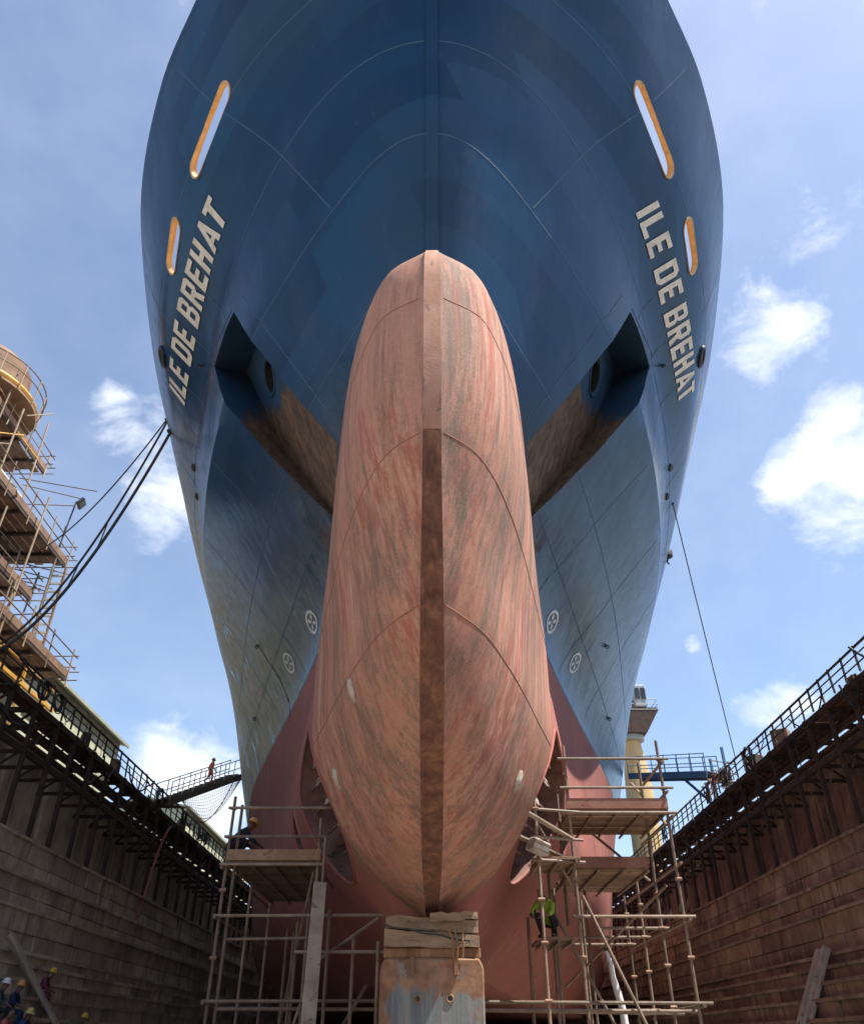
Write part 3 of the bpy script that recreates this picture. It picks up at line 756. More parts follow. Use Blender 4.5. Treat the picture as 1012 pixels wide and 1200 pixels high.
for sgn in (1, -1):
    mb = MB(); mb.box((sgn*(16.1+150), 330, 9.7), (300, 720, .6)); tag(mb.build('ground', M['quay']), kind='structure')
tag(MB().box((0, 410, 4.0), (32, 560, 11.9)).build('ground', M['quay']), kind='structure')
tag(MB().box((0, -90, 4.0), (32.2, 120, 11.9)).build('ground', M['quay']), kind='structure')

STEPS = [(10.4, FLOOR, -.45, 1), (10.8, -.45, .05, 1), (11.2, .05, .55, 1), (11.6, .55, 1.07, 1), (12.0, 1.07, 1.53, 1), (12.4, 1.53, 1.97, 1), (12.8, 1.97, 2.36, 1),
         (13.2, 2.36, 3.6, 2), (13.6, 3.6, 4.6, 2), (14.0, 4.6, 5.85, 2)]
BACK_X = 16.1
def unit_stone(seed):
    rnd = random.Random(seed); bm = bmesh.new(); bmesh.ops.create_cube(bm, size=1.0)
    bmesh.ops.bevel(bm, geom=bm.edges[:], offset=.025, segments=1, affect='EDGES')
    for v in bm.verts: v.co += Vector((rnd.uniform(-.012, .012), rnd.uniform(-.006, .006), rnd.uniform(-.02, .02)))
    me = bpy.data.meshes.new('stone'); bm.to_mesh(me); bm.free(); return me
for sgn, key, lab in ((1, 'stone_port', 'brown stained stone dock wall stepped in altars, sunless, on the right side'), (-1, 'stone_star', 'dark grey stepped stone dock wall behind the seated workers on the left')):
    wall = empty('dock_wall', (sgn*14, 40, FLOOR), lab, 'dock wall'); wb = base_of(wall)
    # solid core behind the facing stones
    prof = [(x+.10, a, b) for x, a, b, n in STEPS]
    def core(y0, y1, pr):
        mb = MB(); pts = []
        for x, a, b in pr: pts += [(x, a), (x, b-.05)]
        pts += [(BACK_X, pr[-1][2]-.05), (BACK_X, 9.95), (BACK_X+.6, 9.95), (BACK_X+.6, FLOOR)]
        n = len(pts); vs = [(sgn*x, y0, h) for x, h in pts] + [(sgn*x, y1, h) for x, h in pts]
        fs = [(i, (i+1) % n, (i+1) % n+n, i+n) for i in range(n)] + [tuple(range(n)), tuple(range(2*n-1, n-1, -1))]
        mb.add(vs, fs); return mb
    y_cut = 26.0 if sgn < 0 else -28
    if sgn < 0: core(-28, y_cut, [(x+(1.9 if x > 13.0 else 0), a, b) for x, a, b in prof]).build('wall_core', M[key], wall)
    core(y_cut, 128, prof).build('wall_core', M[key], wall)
    meshes = [unit_stone(k) for k in range(5)]
    for me in meshes: me.materials.append(M[key])
    cand = []
    for (x, a, b, nc) in STEPS[2:]:
        for c in range(nc):
            h0 = a+(b-a)*c/nc; h1 = a+(b-a)*(c+1)/nc; y = 20+random.uniform(0, 1)
            if sgn < 0 and x > 13.0: y = 26.0
            while y < 92:
                L = random.uniform(1.3, 2.1) if nc == 2 else random.uniform(2.2, 3.6)
                dep = .62
                cand.append((y, x, h0, h1, L, dep)); y += L
    cand.sort()
    rest = MB()
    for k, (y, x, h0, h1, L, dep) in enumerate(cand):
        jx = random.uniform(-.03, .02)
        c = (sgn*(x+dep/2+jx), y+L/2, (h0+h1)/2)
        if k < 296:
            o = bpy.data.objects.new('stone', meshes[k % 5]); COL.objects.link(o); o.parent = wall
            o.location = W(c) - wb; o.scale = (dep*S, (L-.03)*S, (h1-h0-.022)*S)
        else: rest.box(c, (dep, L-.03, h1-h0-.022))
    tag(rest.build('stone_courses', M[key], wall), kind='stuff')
    for (x, a, b, nc) in STEPS[2:]:
        y = 26.0 if sgn < 0 and x > 13 else 21.0
        while y < 70:
            L = random.uniform(2.6, 4.4)
            o = bpy.data.objects.new('nosing_stone', meshes[random.randrange(5)]); COL.objects.link(o); o.parent = wall
            o.location = W((sgn*(x+.20+random.uniform(-.02, .015)), y+L/2, b+.035+random.uniform(-.008, .008)))-wb; o.scale = (.56*S, (L-.03)*S, .10*S); y += L
    # facing of the back wall behind the gallery: piers and panels
    for k in range(14):
        y = 22.4+k*3.8
        MB().box((sgn*(BACK_X-.11), y, 7.9), (.22, .8, 4.0)).build('pier', M[key], wall, bevel=.03)

# timber slides laid down the altars
M['timber'] = simple('weathered_timber', (.30, .24, .175), (.46, .38, .29), 1.6, (1, 1, 1), rough=.9, bump=.4, c3=(.12, .09, .06))
for sgn, d, wid, lab in ((1, 28.3, .62, 'weathered timber slide lying down the steps of the brown right dock wall'), (-1, 27.3, .80, 'wide timber slide lying down the left dock steps beside the workers')):
    o = empty('timber_slide', (sgn*11.2, d, .1), lab, 'timber')
    hi = (sgn*12.72, d+(.35 if sgn > 0 else .2), 2.45) if sgn > 0 else (sgn*12.78, d-.75, 2.55)
    lo = (sgn*10.72, d-.7, -.35) if sgn > 0 else (sgn*10.8, d+.6, -.35)
    hi = (hi[0]-sgn*.16, hi[1], hi[2]+.14); lo = (lo[0]-sgn*.16, lo[1], lo[2]+.14)
    n = 3; a = Vector(hi)-Vector(lo); side = a.cross(Vector((0, 0, 1))).normalized()
    for k in range(n):
        off = side*((k-(n-1)/2)*wid/n)
        MB().beam(Vector(lo)+off, Vector(hi)+off+a.normalized()*random.uniform(-.15, .1), wid/n-.02, .10, up=(-sgn*.8, 0, .6)).build('plank', M['timber'], o, bevel=.015)

# ------------------------------------------------------------------ steel gallery on top of both walls
M['rust_dark'] = simple('dark_rusty_steel', (.028, .02, .017), (.075, .045, .033), 1.5, rough=.8, bump=.3, c3=(.13, .06, .035))
M['rust_plank'] = simple('gallery_plank', (.12, .075, .05), (.23, .15, .10), 1.5, rough=.9, bump=.3, objrand=.5)
M['hose'] = simple('rubber_hose', (.012, .012, .012), (.03, .03, .03), 5, rough=.5)
M['hose_pink'] = simple('pink_hose', (.35, .09, .12), (.45, .14, .17), 5, rough=.5)
M['pipe'] = simple('gallery_pipe', (.10, .065, .05), (.20, .13, .09), 1.4, rough=.7, c3=(.05, .03, .025))
GX, GT, GR = 14.12, 10.1, 10.98
for sgn, lab in ((1, 'rusty steel gallery with handrail along the top of the brown right wall'), (-1, 'black steel gallery hung with cables along the top of the left wall')):
    g = empty('dock_gallery', (sgn*GX, 40, 5.85), lab, 'walkway'); gb = base_of(g)
    y0, y1, step = 17.5, 92.0, 1.9
    def part(mb, name, mat, p=None, **k): return mb.build(name, M[mat], p or g, **k)
    ny = int((y1-y0)/step)
    pm = MB(); pm.box((0, 0, (GT-5.85)/2), (.14, .14, GT-5.85)); pm.box((0, 0, .04), (.34, .34, .08)); pm.box((.0, 0, GT-5.85-.05), (.26, .3, .1))
    post_me = pm.mesh('post', W((0, 0, 0))); post_me.materials.append(M['rust_dark'])
    bmk = MB(); bmk.beam((0, 0, 8.42-5.85), (sgn*1.9, 0, 8.42-5.85), .10, .12); br_me = bmk.mesh('bracket', W((0, 0, 0))); br_me.materials.append(M['rust_dark'])
    bmk = MB(); bmk.beam((0, 0, 9.9-5.85), (sgn*1.9, 0, 9.9-5.85), .12, .18); cr_me = bmk.mesh('crossbeam', W((0, 0, 0))); cr_me.materials.append(M['rust_dark'])
    bmk = MB(); bmk.beam((sgn*1.85, 0, 8.5-5.85), (sgn*.08, 0, 9.8-5.85), .07, .07); dg_me = bmk.mesh('knee_brace', W((0, 0, 0))); dg_me.materials.append(M['rust_dark'])
    hmk = MB(); hmk.box((0, 0, .44), (.06, .06, .88)); hp_me = hmk.mesh('rail_post', W((0, 0, 0))); hp_me.materials.append(M['rust_dark'])
    for k in range(ny+1):
        y = y0+k*step+random.uniform(-.12, .12)
        for nm, me, hh in (('post', post_me, 5.85), ('bracket', br_me, 5.85), ('crossbeam', cr_me, 5.85), ('knee_brace', dg_me, 5.85)):
            o = bpy.data.objects.new(nm, me); COL.objects.link(o); o.parent = g; o.location = W((sgn*GX, y, hh))-gb
        for q in (0, .5):
            o = bpy.data.objects.new('rail_post', hp_me); COL.objects.link(o); o.parent = g; o.location = W((sgn*(GX-.06), y+q*step, GT+.06))-gb
            o.rotation_euler = (random.uniform(-.05, .05), random.uniform(-.04, .04), 0)
    for (x, h, w, t, nm) in ((GX-.03, 9.98, .12, .22, 'edge_beam'), (GX+.02, 8.42, .14, .2, 'waling_beam'), (GX+1.0, 9.86, .10, .12, 'stringer'), (GX+1.8, 9.86, .10, .12, 'stringer'), (GX+.12, 9.2, .08, .08, 'stringer')):
        part(MB().beam((sgn*x, y0-1, h), (sgn*x, y1, h), w, t), nm, 'rust_dark')
    for (x, h, r) in ((GX-.06, GR, .045), (GX-.06, GT+.62, .025), (GX-.06, GT+.34, .025)):
        part(MB().tube((sgn*x, y0-1, h), (sgn*x, y1, h), r, 8), 'hand_rail', 'rust_dark', smooth=True)
    for (x, h, r) in ((GX+.45, 9.35, .09), (GX+.75, 9.2, .07), (GX+.5, 8.65, .06), (GX+1.2, 9.45, .12), (GX+.32, 8.95, .045)):
        part(MB().tube((sgn*x, y0-1, h), (sgn*x, y1, h), r, 10), 'service_pipe', 'pipe', smooth=True)
    for k in range(5):
        x = GX+.12+k*.36
        for y in range(int(y0), int(y1), 6):
            if random.random() < .04: continue
            part(MB().box((sgn*(x+.15), y+3, GT+.03), (.33, 5.95, .05)), 'deck_plank', 'rust_plank')
    # festooned cables over the rail
    rnd = random.Random(3+sgn)
    for k in range(46 if sgn < 0 else 22):
        y = rnd.uniform(20, 74); L = rnd.uniform(.8, 3.2); sag = rnd.uniform(.25, 1.1); hx = GX-.1-rnd.uniform(0, .12); h = rnd.choice((GR, GT+.5, GT+.1, 9.3))
        pts = [(sgn*(hx+.03*math.sin(i)), y+L*i/10, h-sag*(1-((i-5)/5)**2)+rnd.uniform(-.03, .03)) for i in range(11)]
        part(MB().path(pts, rnd.choice((.022, .03, .04)), 6), 'cable', 'hose', smooth=True)
    for k in range(9 if sgn < 0 else 5):                                     # coils hung on the rail
        y = rnd.uniform(24, 70); mb = MB()
        for j in range(5): mb.ring((sgn*(GX-.14-.02*j), y+rnd.uniform(-.05, .05), GR-.42+rnd.uniform(-.05, .05)), (1, rnd.uniform(-.2, .2), rnd.uniform(-.2, .2)), .33+rnd.uniform(-.05, .06), .025, 18, 5)
        part(mb, 'cable_coil', 'hose', smooth=True)
    for k in range(10 if sgn < 0 else 6):                                    # boxes, valves and tarps left on the walkway
        y = rnd.uniform(24, 80); w, l, hh = rnd.uniform(.25, .6), rnd.uniform(.3, .9), rnd.uniform(.25, .8)
        part(MB().box((sgn*(GX+.5), y, GT+.06+hh/2), (w, l, hh), Matrix.Rotation(rnd.uniform(0, 1), 3, 'Z')), 'equipment_box', rnd.choice(('rust_dark', 'pipe', 'rust_plank')), bevel=.03)
    # lengths hanging down the wall face
    for k in range(7):
        y = rnd.uniform(28, 66); q = [(sgn*(GX-.05-.05*math.sin(i*.9+k)), y+.08*i+.15*math.sin(i*.7+k), GT-i*.55) for i in range(rnd.randint(4, 9))]
        part(MB().path(q, .022, 6), 'hanging_line', 'hose', smooth=True)
part = None
hz = empty('hose', (-12.9, 42, 6), 'pink hose hanging from the dark left gallery near the scaffold', 'hose')
MB().path([(-13.95, 44-.25*i, 9.6-.13*i-.035*i*i if i < 9 else 9.6-.13*i-.035*81-(i-9)*.35) for i in range(14)], .06, 8).build('hose_length', M['hose_pink'], hz, True)
MB().tube((-13.95, 44.05, 9.62), (-13.95, 44.3, 9.7), .08, 8).build('coupling', M['black'], hz)

# ------------------------------------------------------------------ keel block under the bulb, and the row behind it
def steel_block():
    t = NT('keel_block_steel')
    sp = t.node('ShaderNodeSeparateXYZ'); t.link(t.tc.outputs['Object'], sp.inputs[0])
    st = t.noise(1.0, 7, .65, t.mapped((6, 6, .5)), .5)
    c = t.ramp(st, [(.35, (.10, .12, .135)), (.55, (.20, .21, .20)), (.70, (.27, .25, .21))])
    rn = t.noise(2.6, 8, .72, t.mapped((1.4, 1, .8)), .6)
    edge = t.math('ADD', t.maprange(sp.outputs[2], 2.25, 2.62, 0, .26), t.maprange(t.math('ABSOLUTE', sp.outputs[0]), .55, .9, 0, .2))
    edge = t.math('ADD', edge, t.maprange(sp.outputs[2], 1.85, 1.6, 0, .2))
    c = t.mix(t.maprange(t.math('ADD', rn, edge), .57, .75), c, t.ramp(t.noise(4, 6, .7), [(.35, (.16, .075, .038)), (.65, (.33, .18, .10))]))
    t.set(Base_Color=c, Roughness=.75); t.set(Normal=t.bump(t.noise(16, 6, .7), .3, .015)); return t.m
M['kblock'] = steel_block()
M['krust'] = simple('rust_scale', (.18, .085, .042), (.34, .185, .10), 3.0, (2, 2, .6), rough=.9, bump=.5)
M['kwood'] = simple('crushed_softwood', (.20, .14, .095), (.38, .27, .18), 2.2, (.5, 1, 3), rough=.95, bump=.8, c3=(.10, .07, .05))
def keel_block(y, h_top, w, label, fancy):
    o = empty('keel_block', (0, y, FLOOR), label, 'keel block', None if fancy else 'keel blocks in the shade under the hull')
    z1 = h_top-.60; z2 = h_top-.46; dep = 2.4
    mb = MB(); hw = w/2; pts = [(-hw, FLOOR), (hw, FLOOR), (hw, z1-.12), (hw-.06, z1), (-hw+.06, z1), (-hw, z1-.12)]
    n = 6; mb.add([(x, y, h) for x, h in pts]+[(x, y+dep, h) for x, h in pts], [tuple(range(n-1, -1, -1)), tuple(range(n, 2*n))]+[(i, (i+1) % n, (i+1) % n+n, i+n) for i in range(n)])
    mb.build('steel_base', M['kblock'], o, bevel=.03 if fancy else 0)
    MB().box((0, y+dep/2+.03, (z1+z2)/2), (w*.95, dep-.06, z2-z1-.004)).build('bearing_plate', M['krust'], o, bevel=.015)
    def timber(x0, x1, h0a, h1a, h0b, h1b, yy, nm, seed):
        rnd = random.Random(seed); vs = []; fs = []; k = 9
        for j in range(2):
            for i in range(k):
                u = i/(k-1); x = x0+(x1-x0)*u; a = h0a+(h0b-h0a)*u; b = h1a+(h1b-h1a)*u
                jj = rnd.uniform(-.02, .02)
                vs += [(x, yy+j*dep+jj*(1-j), a+rnd.uniform(-.012, .012)), (x, yy+j*dep+jj*(1-j), b+rnd.uniform(-.022, .01))]
        for i in range(k-1):
            fs += [(2*i, 2*i+2, 2*i+3, 2*i+1), (2*k+2*i, 2*k+2*i+1, 2*k+2*i+3, 2*k+2*i+2), (2*i+1, 2*i+3, 2*k+2*i+3, 2*k+2*i+1), (2*i, 2*k+2*i, 2*k+2*i+2, 2*i+2)]
        fs += [(0, 1, 2*k+1, 2*k), (2*k-2, 4*k-2, 4*k-1, 2*k-1)]
        MB().add(vs, fs).build(nm, M['kwood'], o)
    timber(-w*.47, w*.465, z2, z2+.24, z2, z2+.17, y+.0, 'cap_timber', 1)
    timber(-w*.46, w*.46, z2+.25, h_top-.03, z2+.18, h_top-.10, y+.04, 'cap_timber', 2)
    timber(-w*.02, w*.455, h_top-.14, h_top-.02, h_top-.09, h_top+.02, y-.02, 'cap_timber', 5)
    if fancy:
        for x in (-.20, .255):
            mb = MB(); mb.ring((x, y-.005, .62-.08), (0, 1, 0), .045, .014, 18, 6); ho = mb.build('lifting_hole', M['krust'], o, True)
            k = 18; MB().add([(x+.042*math.cos(2*math.pi*i/k), y-.008, .54+.042*math.sin(2*math.pi*i/k)) for i in range(k)], [tuple(range(k-1, -1, -1))]).build('dark_bore', M['black'], ho)
        for x in (-.285, .345):
            MB().box((x, y-.03, z1-.10), (.065, .05, .24)).build('strap_lug', M['krust'], o, bevel=.012)
        for x, dx in ((.30, .10), (.36, .05), (.44, -.03)):
            MB().path([(x-dx, y-.05, h_top-.16), (x, y-.075, h_top-.36), (x+.015, y-.07, h_top-.42), (x, y-.06, h_top-.60)], .014, 6).build('lashing_hook', M['krust'], o, True)
        MB().path([(x/10*w*.47, y-.055, h_top-.30-.012*x+.01*math.sin(x)) for x in range(-10, 9)], .012, 6).build('lashing_rope', M['rope'], o, True)
    return o
keel_block(13.0, 1.64, 1.49, 'rusty grey steel keel block with crushed timber cap under the bulb', True)
for k, y in enumerate((18.5, 22.5, 26.5, 31, 36)):
    keel_block(y, KEEL+.02, 1.5, ('first', 'second', 'third', 'fourth', 'fifth')[k]+' shaded keel block counted back from the rusty one under the bulb', False)

# ------------------------------------------------------------------ tube scaffolds
M['tube'] = simple('scaffold_tube_rust', (.18, .128, .092), (.32, .24, .18), 3.0, rough=.6, bump=.2, c3=(.15, .08, .05), objrand=.6)
M['coupler'] = simple('scaffold_coupler', (.20, .11, .07), (.32, .20, .13), 4.0, rough=.7, bump=.2)
M['board'] = simple('scaffold_board', (.20, .125, .08), (.32, .21, .14), 1.8, (1, 1, 1), rough=.92, bump=.4, objrand=.55, c3=(.12, .07, .05))
M['toe'] = simple('toe_board_red', (.24, .115, .08), (.34, .18, .125), 1.8, rough=.9, bump=.3, c3=(.18, .07, .05))
TR = .031
class Scaffold:
    def __init__(s, p, label, k=1.0): s.k = k; s.o = empty('scaffold', p, label, 'scaffold'); s.poles = []; s.led = []
    def pole(s, x, d, top, bottom=FLOOR, lean=0):
        x, d, top = x*s.k, d*s.k, top*s.k
        MB().tube((x, d, bottom), (x+lean, d, top), TR, 8).build('pole', M['tube'], s.o, True); s.poles.append((x, d, bottom, top))
    def tube(s, p, q, name='ledger', r=TR*.92):
        MB().tube(Vector(p)*s.k, Vector(q)*s.k, r, 8).build(name, M['tube'], s.o, True)
    def couplers(s, pts):
        for p in pts:
            p = Vector(p)*s.k; mb = MB(); mb.box((p[0], p[1], p[2]), (TR*2.7, TR*2.7, TR*1.7)); mb.tube((p[0]-TR*2.1, p[1]-TR, p[2]), (p[0]+TR*2.1, p[1]-TR, p[2]), TR*1.15, 6)
            mb.build('coupler', M['coupler'], s.o, bevel=.01)
    def deck(s, x0, x1, d0, d1, h, toe=True, xin=None, bw=.24, toemat='toe'):
        x0, x1, d0, d1, h, kk = x0*s.k, x1*s.k, d0*s.k, d1*s.k, h*s.k, s.k
        n = int(round((d1-d0)/bw))
        s.k = 1.0
        for i in range(n):
            d = d0+(i+.5)*bw; a, b = x0, x1
            if xin is not None:
                a, b = (xin(d), x1) if x1 > 0 else (x0, xin(d))
            if b-a < .2: continue
            MB().box(((a+b)/2+random.uniform(-.05, .05), d, h+.03+random.uniform(-.008, .008)), (b-a+.1, bw-.015, .05)).build('board', M['board'], s.o, bevel=.006)
        k = max(2, int((x1-x0)/.42))
        for i in range(k+1):
            x = x0+(x1-x0)*i/k
            s.tube((x, d0-.08, h-.035), (x, d1+.08, h-.035), 'transom', TR*.8)
        if toe: MB().box(((x0+x1)/2, d0-.03, h+.14), (x1-x0+.1, .04, .20)).build('toe_board', M[toemat], s.o, bevel=.006)
        s.k = kk

rs = Scaffold((3.4, 17.5, FLOOR), 'sunlit rusty tube scaffold tower beside the thruster tunnel, right of the bulb')
XA, XB, XC, D0 = 2.0, 2.72, 4.66, 16.2
rs.pole(XA, D0-.35, 3.95); rs.pole(XB, D0, 5.15); rs.pole(XC, D0, 5.25)
for d, t in ((17.9, 3.45), (19.5, 3.1), (21.0, 3.0)): rs.pole(XC, d, t)
rs.pole(XC-.25, 16.9, 5.0, 2.9); rs.pole(XB+.05, 17.9, 4.6, 2.0); rs.pole(3.45, 19.5, 3.0); rs.pole(3.6, 21.0, 2.9); rs.pole(2.35, 17.2, 3.0); rs.pole(XB-.1, 18.6, 2.8); rs.pole(1.9, 17.4, 2.1)
for h in (4.86, 4.28, 3.80): rs.tube((XB-.15, D0-.06, h), (XC+.18, D0-.06, h))
for h in (3.80, 3.28, 2.88): rs.tube((XA-.12, D0-.38, h), (XB+.2, D0-.08, h))
rs.tube((XB-.1, D0-.06, 1.96), (XC+.2, D0-.06, 1.96)); rs.tube((.8, D0-.12, .62), (XC+.25, D0-.06, .60)); rs.tube((.9, D0+.5, .52), (XC+.15, D0+.5, .5)); rs.tube((.9, D0+1.7, .55), (XC+.2, D0+1.7, .5)); rs.tube((1.3, D0+3.3, .6), (XC+.2, D0+3.3, .55))
for h, d in ((1.96, 17.9), (1.96, 19.5), (1.96, 21.0), (.6, 19.5)): rs.tube((XC-1.3, d, h), (XC+.15, d, h))
for h in (1.9, .56, 2.86, 3.72): rs.tube((XC+.06, D0-.2, h), (XC+.06, 21.3 if h < 3 else 18.8, h))
for h in (4.8, 4.2): rs.tube((XC+.05, D0-.1, h), (XC+.05, 18.4, h))
rs.tube((XB+.08, D0-.12, 2.3), (XC-.45, D0-.5, FLOOR+.3), 'brace'); rs.tube((XC-.05, 16.9, 2.6), (XB+.35, 21.0, 1.1), 'brace'); rs.tube((XB-.3, 17.9, 2.4), (XC-.2, 18.2, FLOOR), 'brace')
rs.tube((XC-.02, D0+.1, 3.6), (XC-.05, 18.5, 5.0), 'brace'); rs.tube((XB, D0+.1, 4.6), (XB-.02, 18.0, 2.9), 'brace'); rs.tube((XC, 18.3, 2.9), (XB+.7, 18.4, 4.0), 'brace'); rs.tube((XA, 15.9, 3.6), (XB+.2, 17.2, 2.4), 'brace')
rs.deck(XB, XC-.02, D0, 18.4, 3.84); rs.deck(XB+.1, XC-.35, 17.0, 20.0, 2.90); rs.deck(XA+.02, XB, D0-.25, 17.4, 2.90, toe=False); rs.deck(XA+.1, XB-.1, 16.6, 18.0, 1.62, toe=False)
cp = []
for (x, d) in ((XB, D0), (XC, D0)):
    cp += [(x, d, h) for h in (4.86, 4.28, 3.8, 1.96, .6, 1.3, 2.6)]
cp += [(XA, D0-.35, h) for h in (3.8, 3.28, 2.88, 1.5, .62, 2.2)] + [(XC, d, h) for d in (17.9, 19.5, 21) for h in (1.96, .6, 1.3, 2.6)]
rs.couplers(cp)

ls = Scaffold((-3.2, 18.5, FLOOR), 'shaded tube scaffold with deep board platform left of the bulb', .943)
LA, LB, LD = -4.25, -2.36, 17.5
ls.pole(LA, LD, 4.45); ls.pole(LA+.15, LD+.1, 4.3); ls.pole(LA-.1, LD+1.2, 3.2); ls.pole(LB, LD, 4.0); ls.pole(LB+.14, LD-.12, 3.6); ls.pole(LA, 20.2, 3.2); ls.pole(LA, 22.8, 3.1)
for x, d, t in ((-3.3, 20.2, 2.2), (-2.9, 19.0, 2.2), (-1.5, 17.0, 1.75), (-1.0, 16.6, 1.6), (-2.0, 17.1, 2.2), (-3.4, 21.8, 2.3), (-.95, 17.8, 1.2), (-2.6, 18.4, 2.6)): ls.pole(x, d, t)
for h in (4.2, 3.62): ls.tube((LA-.1, LD-.07, h), (LB+.2, LD-.07, h))
ls.tube((LA-.12, LD-.07, 3.08), (LB+.2, LD-.07, 3.08)); ls.tube((LA-.1, LD-.07, 2.13), (-.9, LD-.4, 2.10)); ls.tube((LA+.1, LD+.3, 1.75), (LB+.1, LD+.3, 1.78), r=.025); ls.tube((LA-.1, LD-.07, .68), (-.85, LD-.3, .68)); ls.tube((LA+.2, LD-.02, .56), (-.9, LD+.1, .56)); ls.tube((LA, LD+1.5, .62), (-.9, LD+1.3, .6)); ls.tube((-2.6, 16.9, 1.45), (-.8, 16.6, 1.43))
for h in (2.1, .65, 3.0): ls.tube((LA-.05, LD-.2, h), (LA-.05, 23.0, h))
ls.tube((LB-.1, LD+.2, 3.0), (LA+.9, 20.5, .3), 'brace'); ls.tube((-1.2, 16.7, .9), (-2.9, 18.8, FLOOR), 'brace'); ls.tube((LB, LD-.1, 1.0), (-3.1, LD-.2, FLOOR), 'brace'); ls.tube((-1.0, 16.6, 2.0), (-2.4, 17.3, 1.2), 'brace')
def l_in(d): return min(LB+.05, -(side_pt(d, 3.1, 1)[0].x+.18))
ls.deck(LA+.05, LB, LD, 22.9, 3.12, xin=l_in, toemat='board')
ls.couplers([(LA, LD, h) for h in (4.2, 3.62, 3.08, 2.13, .68, 1.4, 2.6)] + [(LB, LD, h) for h in (3.62, 3.08, 2.13, .68, 1.4)])
pl = empty('leaning_board', (-1.85, 13.6, FLOOR), 'long pale board leaning against the shaded left scaffold', 'board')
MB().beam((-1.82, 13.6, FLOOR), (-2.12, 16.25, 2.55), .24, .05, up=(.25, -1, .4)).build('plank', M['timber'], pl, bevel=.01)

# ------------------------------------------------------------------ sheds on the left quay
M['shed'] = simple('pale_green_cladding', (.42, .45, .33), (.52, .54, .41), .8, (1, 1, .4), rough=.6, bump=.1, c3=(.32, .32, .22))
M['shed_trim'] = simple('shed_trim', (.30, .31, .24), (.40, .40, .32), 1.0, rough=.6, bump=.1)
M['roof'] = simple('shed_roof_sheet', (.16, .16, .15), (.24, .23, .21), .6, rough=.7, bump=.15)
M['glass'] = simple('dark_window_glass', (.02, .028, .03), (.04, .05, .05), 1.0, rough=.15, bump=.02)
for (y0, y1, lab) in ((24.0, 47.5, 'pale green clad shed on the left quay under the scaffolded rig'), (63.0, 88.0, 'pale green clad shed behind the left gangway, the farther of two')):
    b = empty('shed', (-21, (y0+y1)/2, 10.0), lab, 'shed'); X, E = -19.0, 15.2
    n = int((y1-y0)/2.6); w = (y1-y0)/n
    for k in range(n):
        yc = y0+(k+.5)*w
        MB().box((X-.10, yc, 12.6), (.20, w-.06, 5.15)).build('wall_panel', M['shed'], b, bevel=.02)
        MB().box((X+.03, y0+k*w, 12.6), (.10, .09, 5.15)).build('cladding_rib', M['shed_trim'], b)
        if k % 2 == 0:
            wi = MB().box((X+.02, yc, 13.2), (.10, 1.2, .9)).build('window', M['shed_trim'], b); MB().box((X+.09, yc, 13.2), (.03, 1.05, .75)).build('pane', M['glass'], wi)
    for ye in (y0+.1, y1-.1): MB().box((X-3.1, ye, 12.6), (5.8, .2, 5.1)).build('end_wall', M['shed'], b)
    r = MB(); r.beam((X+.35, (y0+y1)/2, E-.02), (X-3.2, (y0+y1)/2, E+.75), y1-y0+.6, .12).build('roof', M['roof'], b)
    MB().beam((X-6.6, (y0+y1)/2, E-.02), (X-3.2, (y0+y1)/2, E+.75), y1-y0+.6, .12).build('roof', M['roof'], b)
    MB().box((X-6.0, (y0+y1)/2, 12.6), (.2, y1-y0-.5, 5.1)).build('wall_panel', M['shed'], b)
    MB().box((X+.42, (y0+y1)/2, E-.10), (.12, y1-y0+.6, .16)).build('gutter', M['shed_trim'], b)

# ------------------------------------------------------------------ scaffolded rig at the upper left
M['rig_yellow'] = simple('rig_yellow_paint', (.50, .27, .04), (.62, .36, .07), 1.5, rough=.55, c3=(.30, .14, .05))
M['rig_blue'] = simple('rig_blue_paint', (.03, .14, .27), (.05, .21, .36), .8, rough=.5, c3=(.10, .16, .22))
M['rig_white'] = simple('rig_white_panel', (.52, .52, .48), (.66, .66, .62), 1.0, rough=.6, c3=(.35, .30, .24))
M['rig_board'] = simple('rig_platform_boards', (.16, .10, .07), (.27, .18, .125), 1.6, rough=.9, bump=.3, objrand=.5)
M['rig_fascia'] = simple('rig_red_fascia', (.15, .085, .055), (.27, .17, .115), 1.0, rough=.85, bump=.3, c3=(.08, .05, .04))
M['rig_tube'] = simple('rig_scaffold_tube', (.20, .145, .095), (.36, .27, .18), 2.0, rough=.6, bump=.1, objrand=.7)
rig = empty('scaffolded_rig', (-21, 28, 10), 'rusty rig wrapped in scaffold platforms with a curved yellow rail, upper left', 'rig')
MB().box((-24.6, 30.0, 19.2), (4.6, 7.0, 8.0)).build('blue_housing', M['rig_blue'], rig, bevel=.15)
MB().lathe((-23.9, 29.6, 10.0), [(2.0, 0), (2.0, 6), (1.6, 6.3), (1.6, 13.5), (2.3, 14), (2.3, 17.4)], 28).build('column', M['rig_fascia'], rig, True)
MB().box((-21.6, 31.6, 22.6), (1.2, 2.6, 1.5)).build('white_cabin', M['rig_white'], rig, bevel=.08)
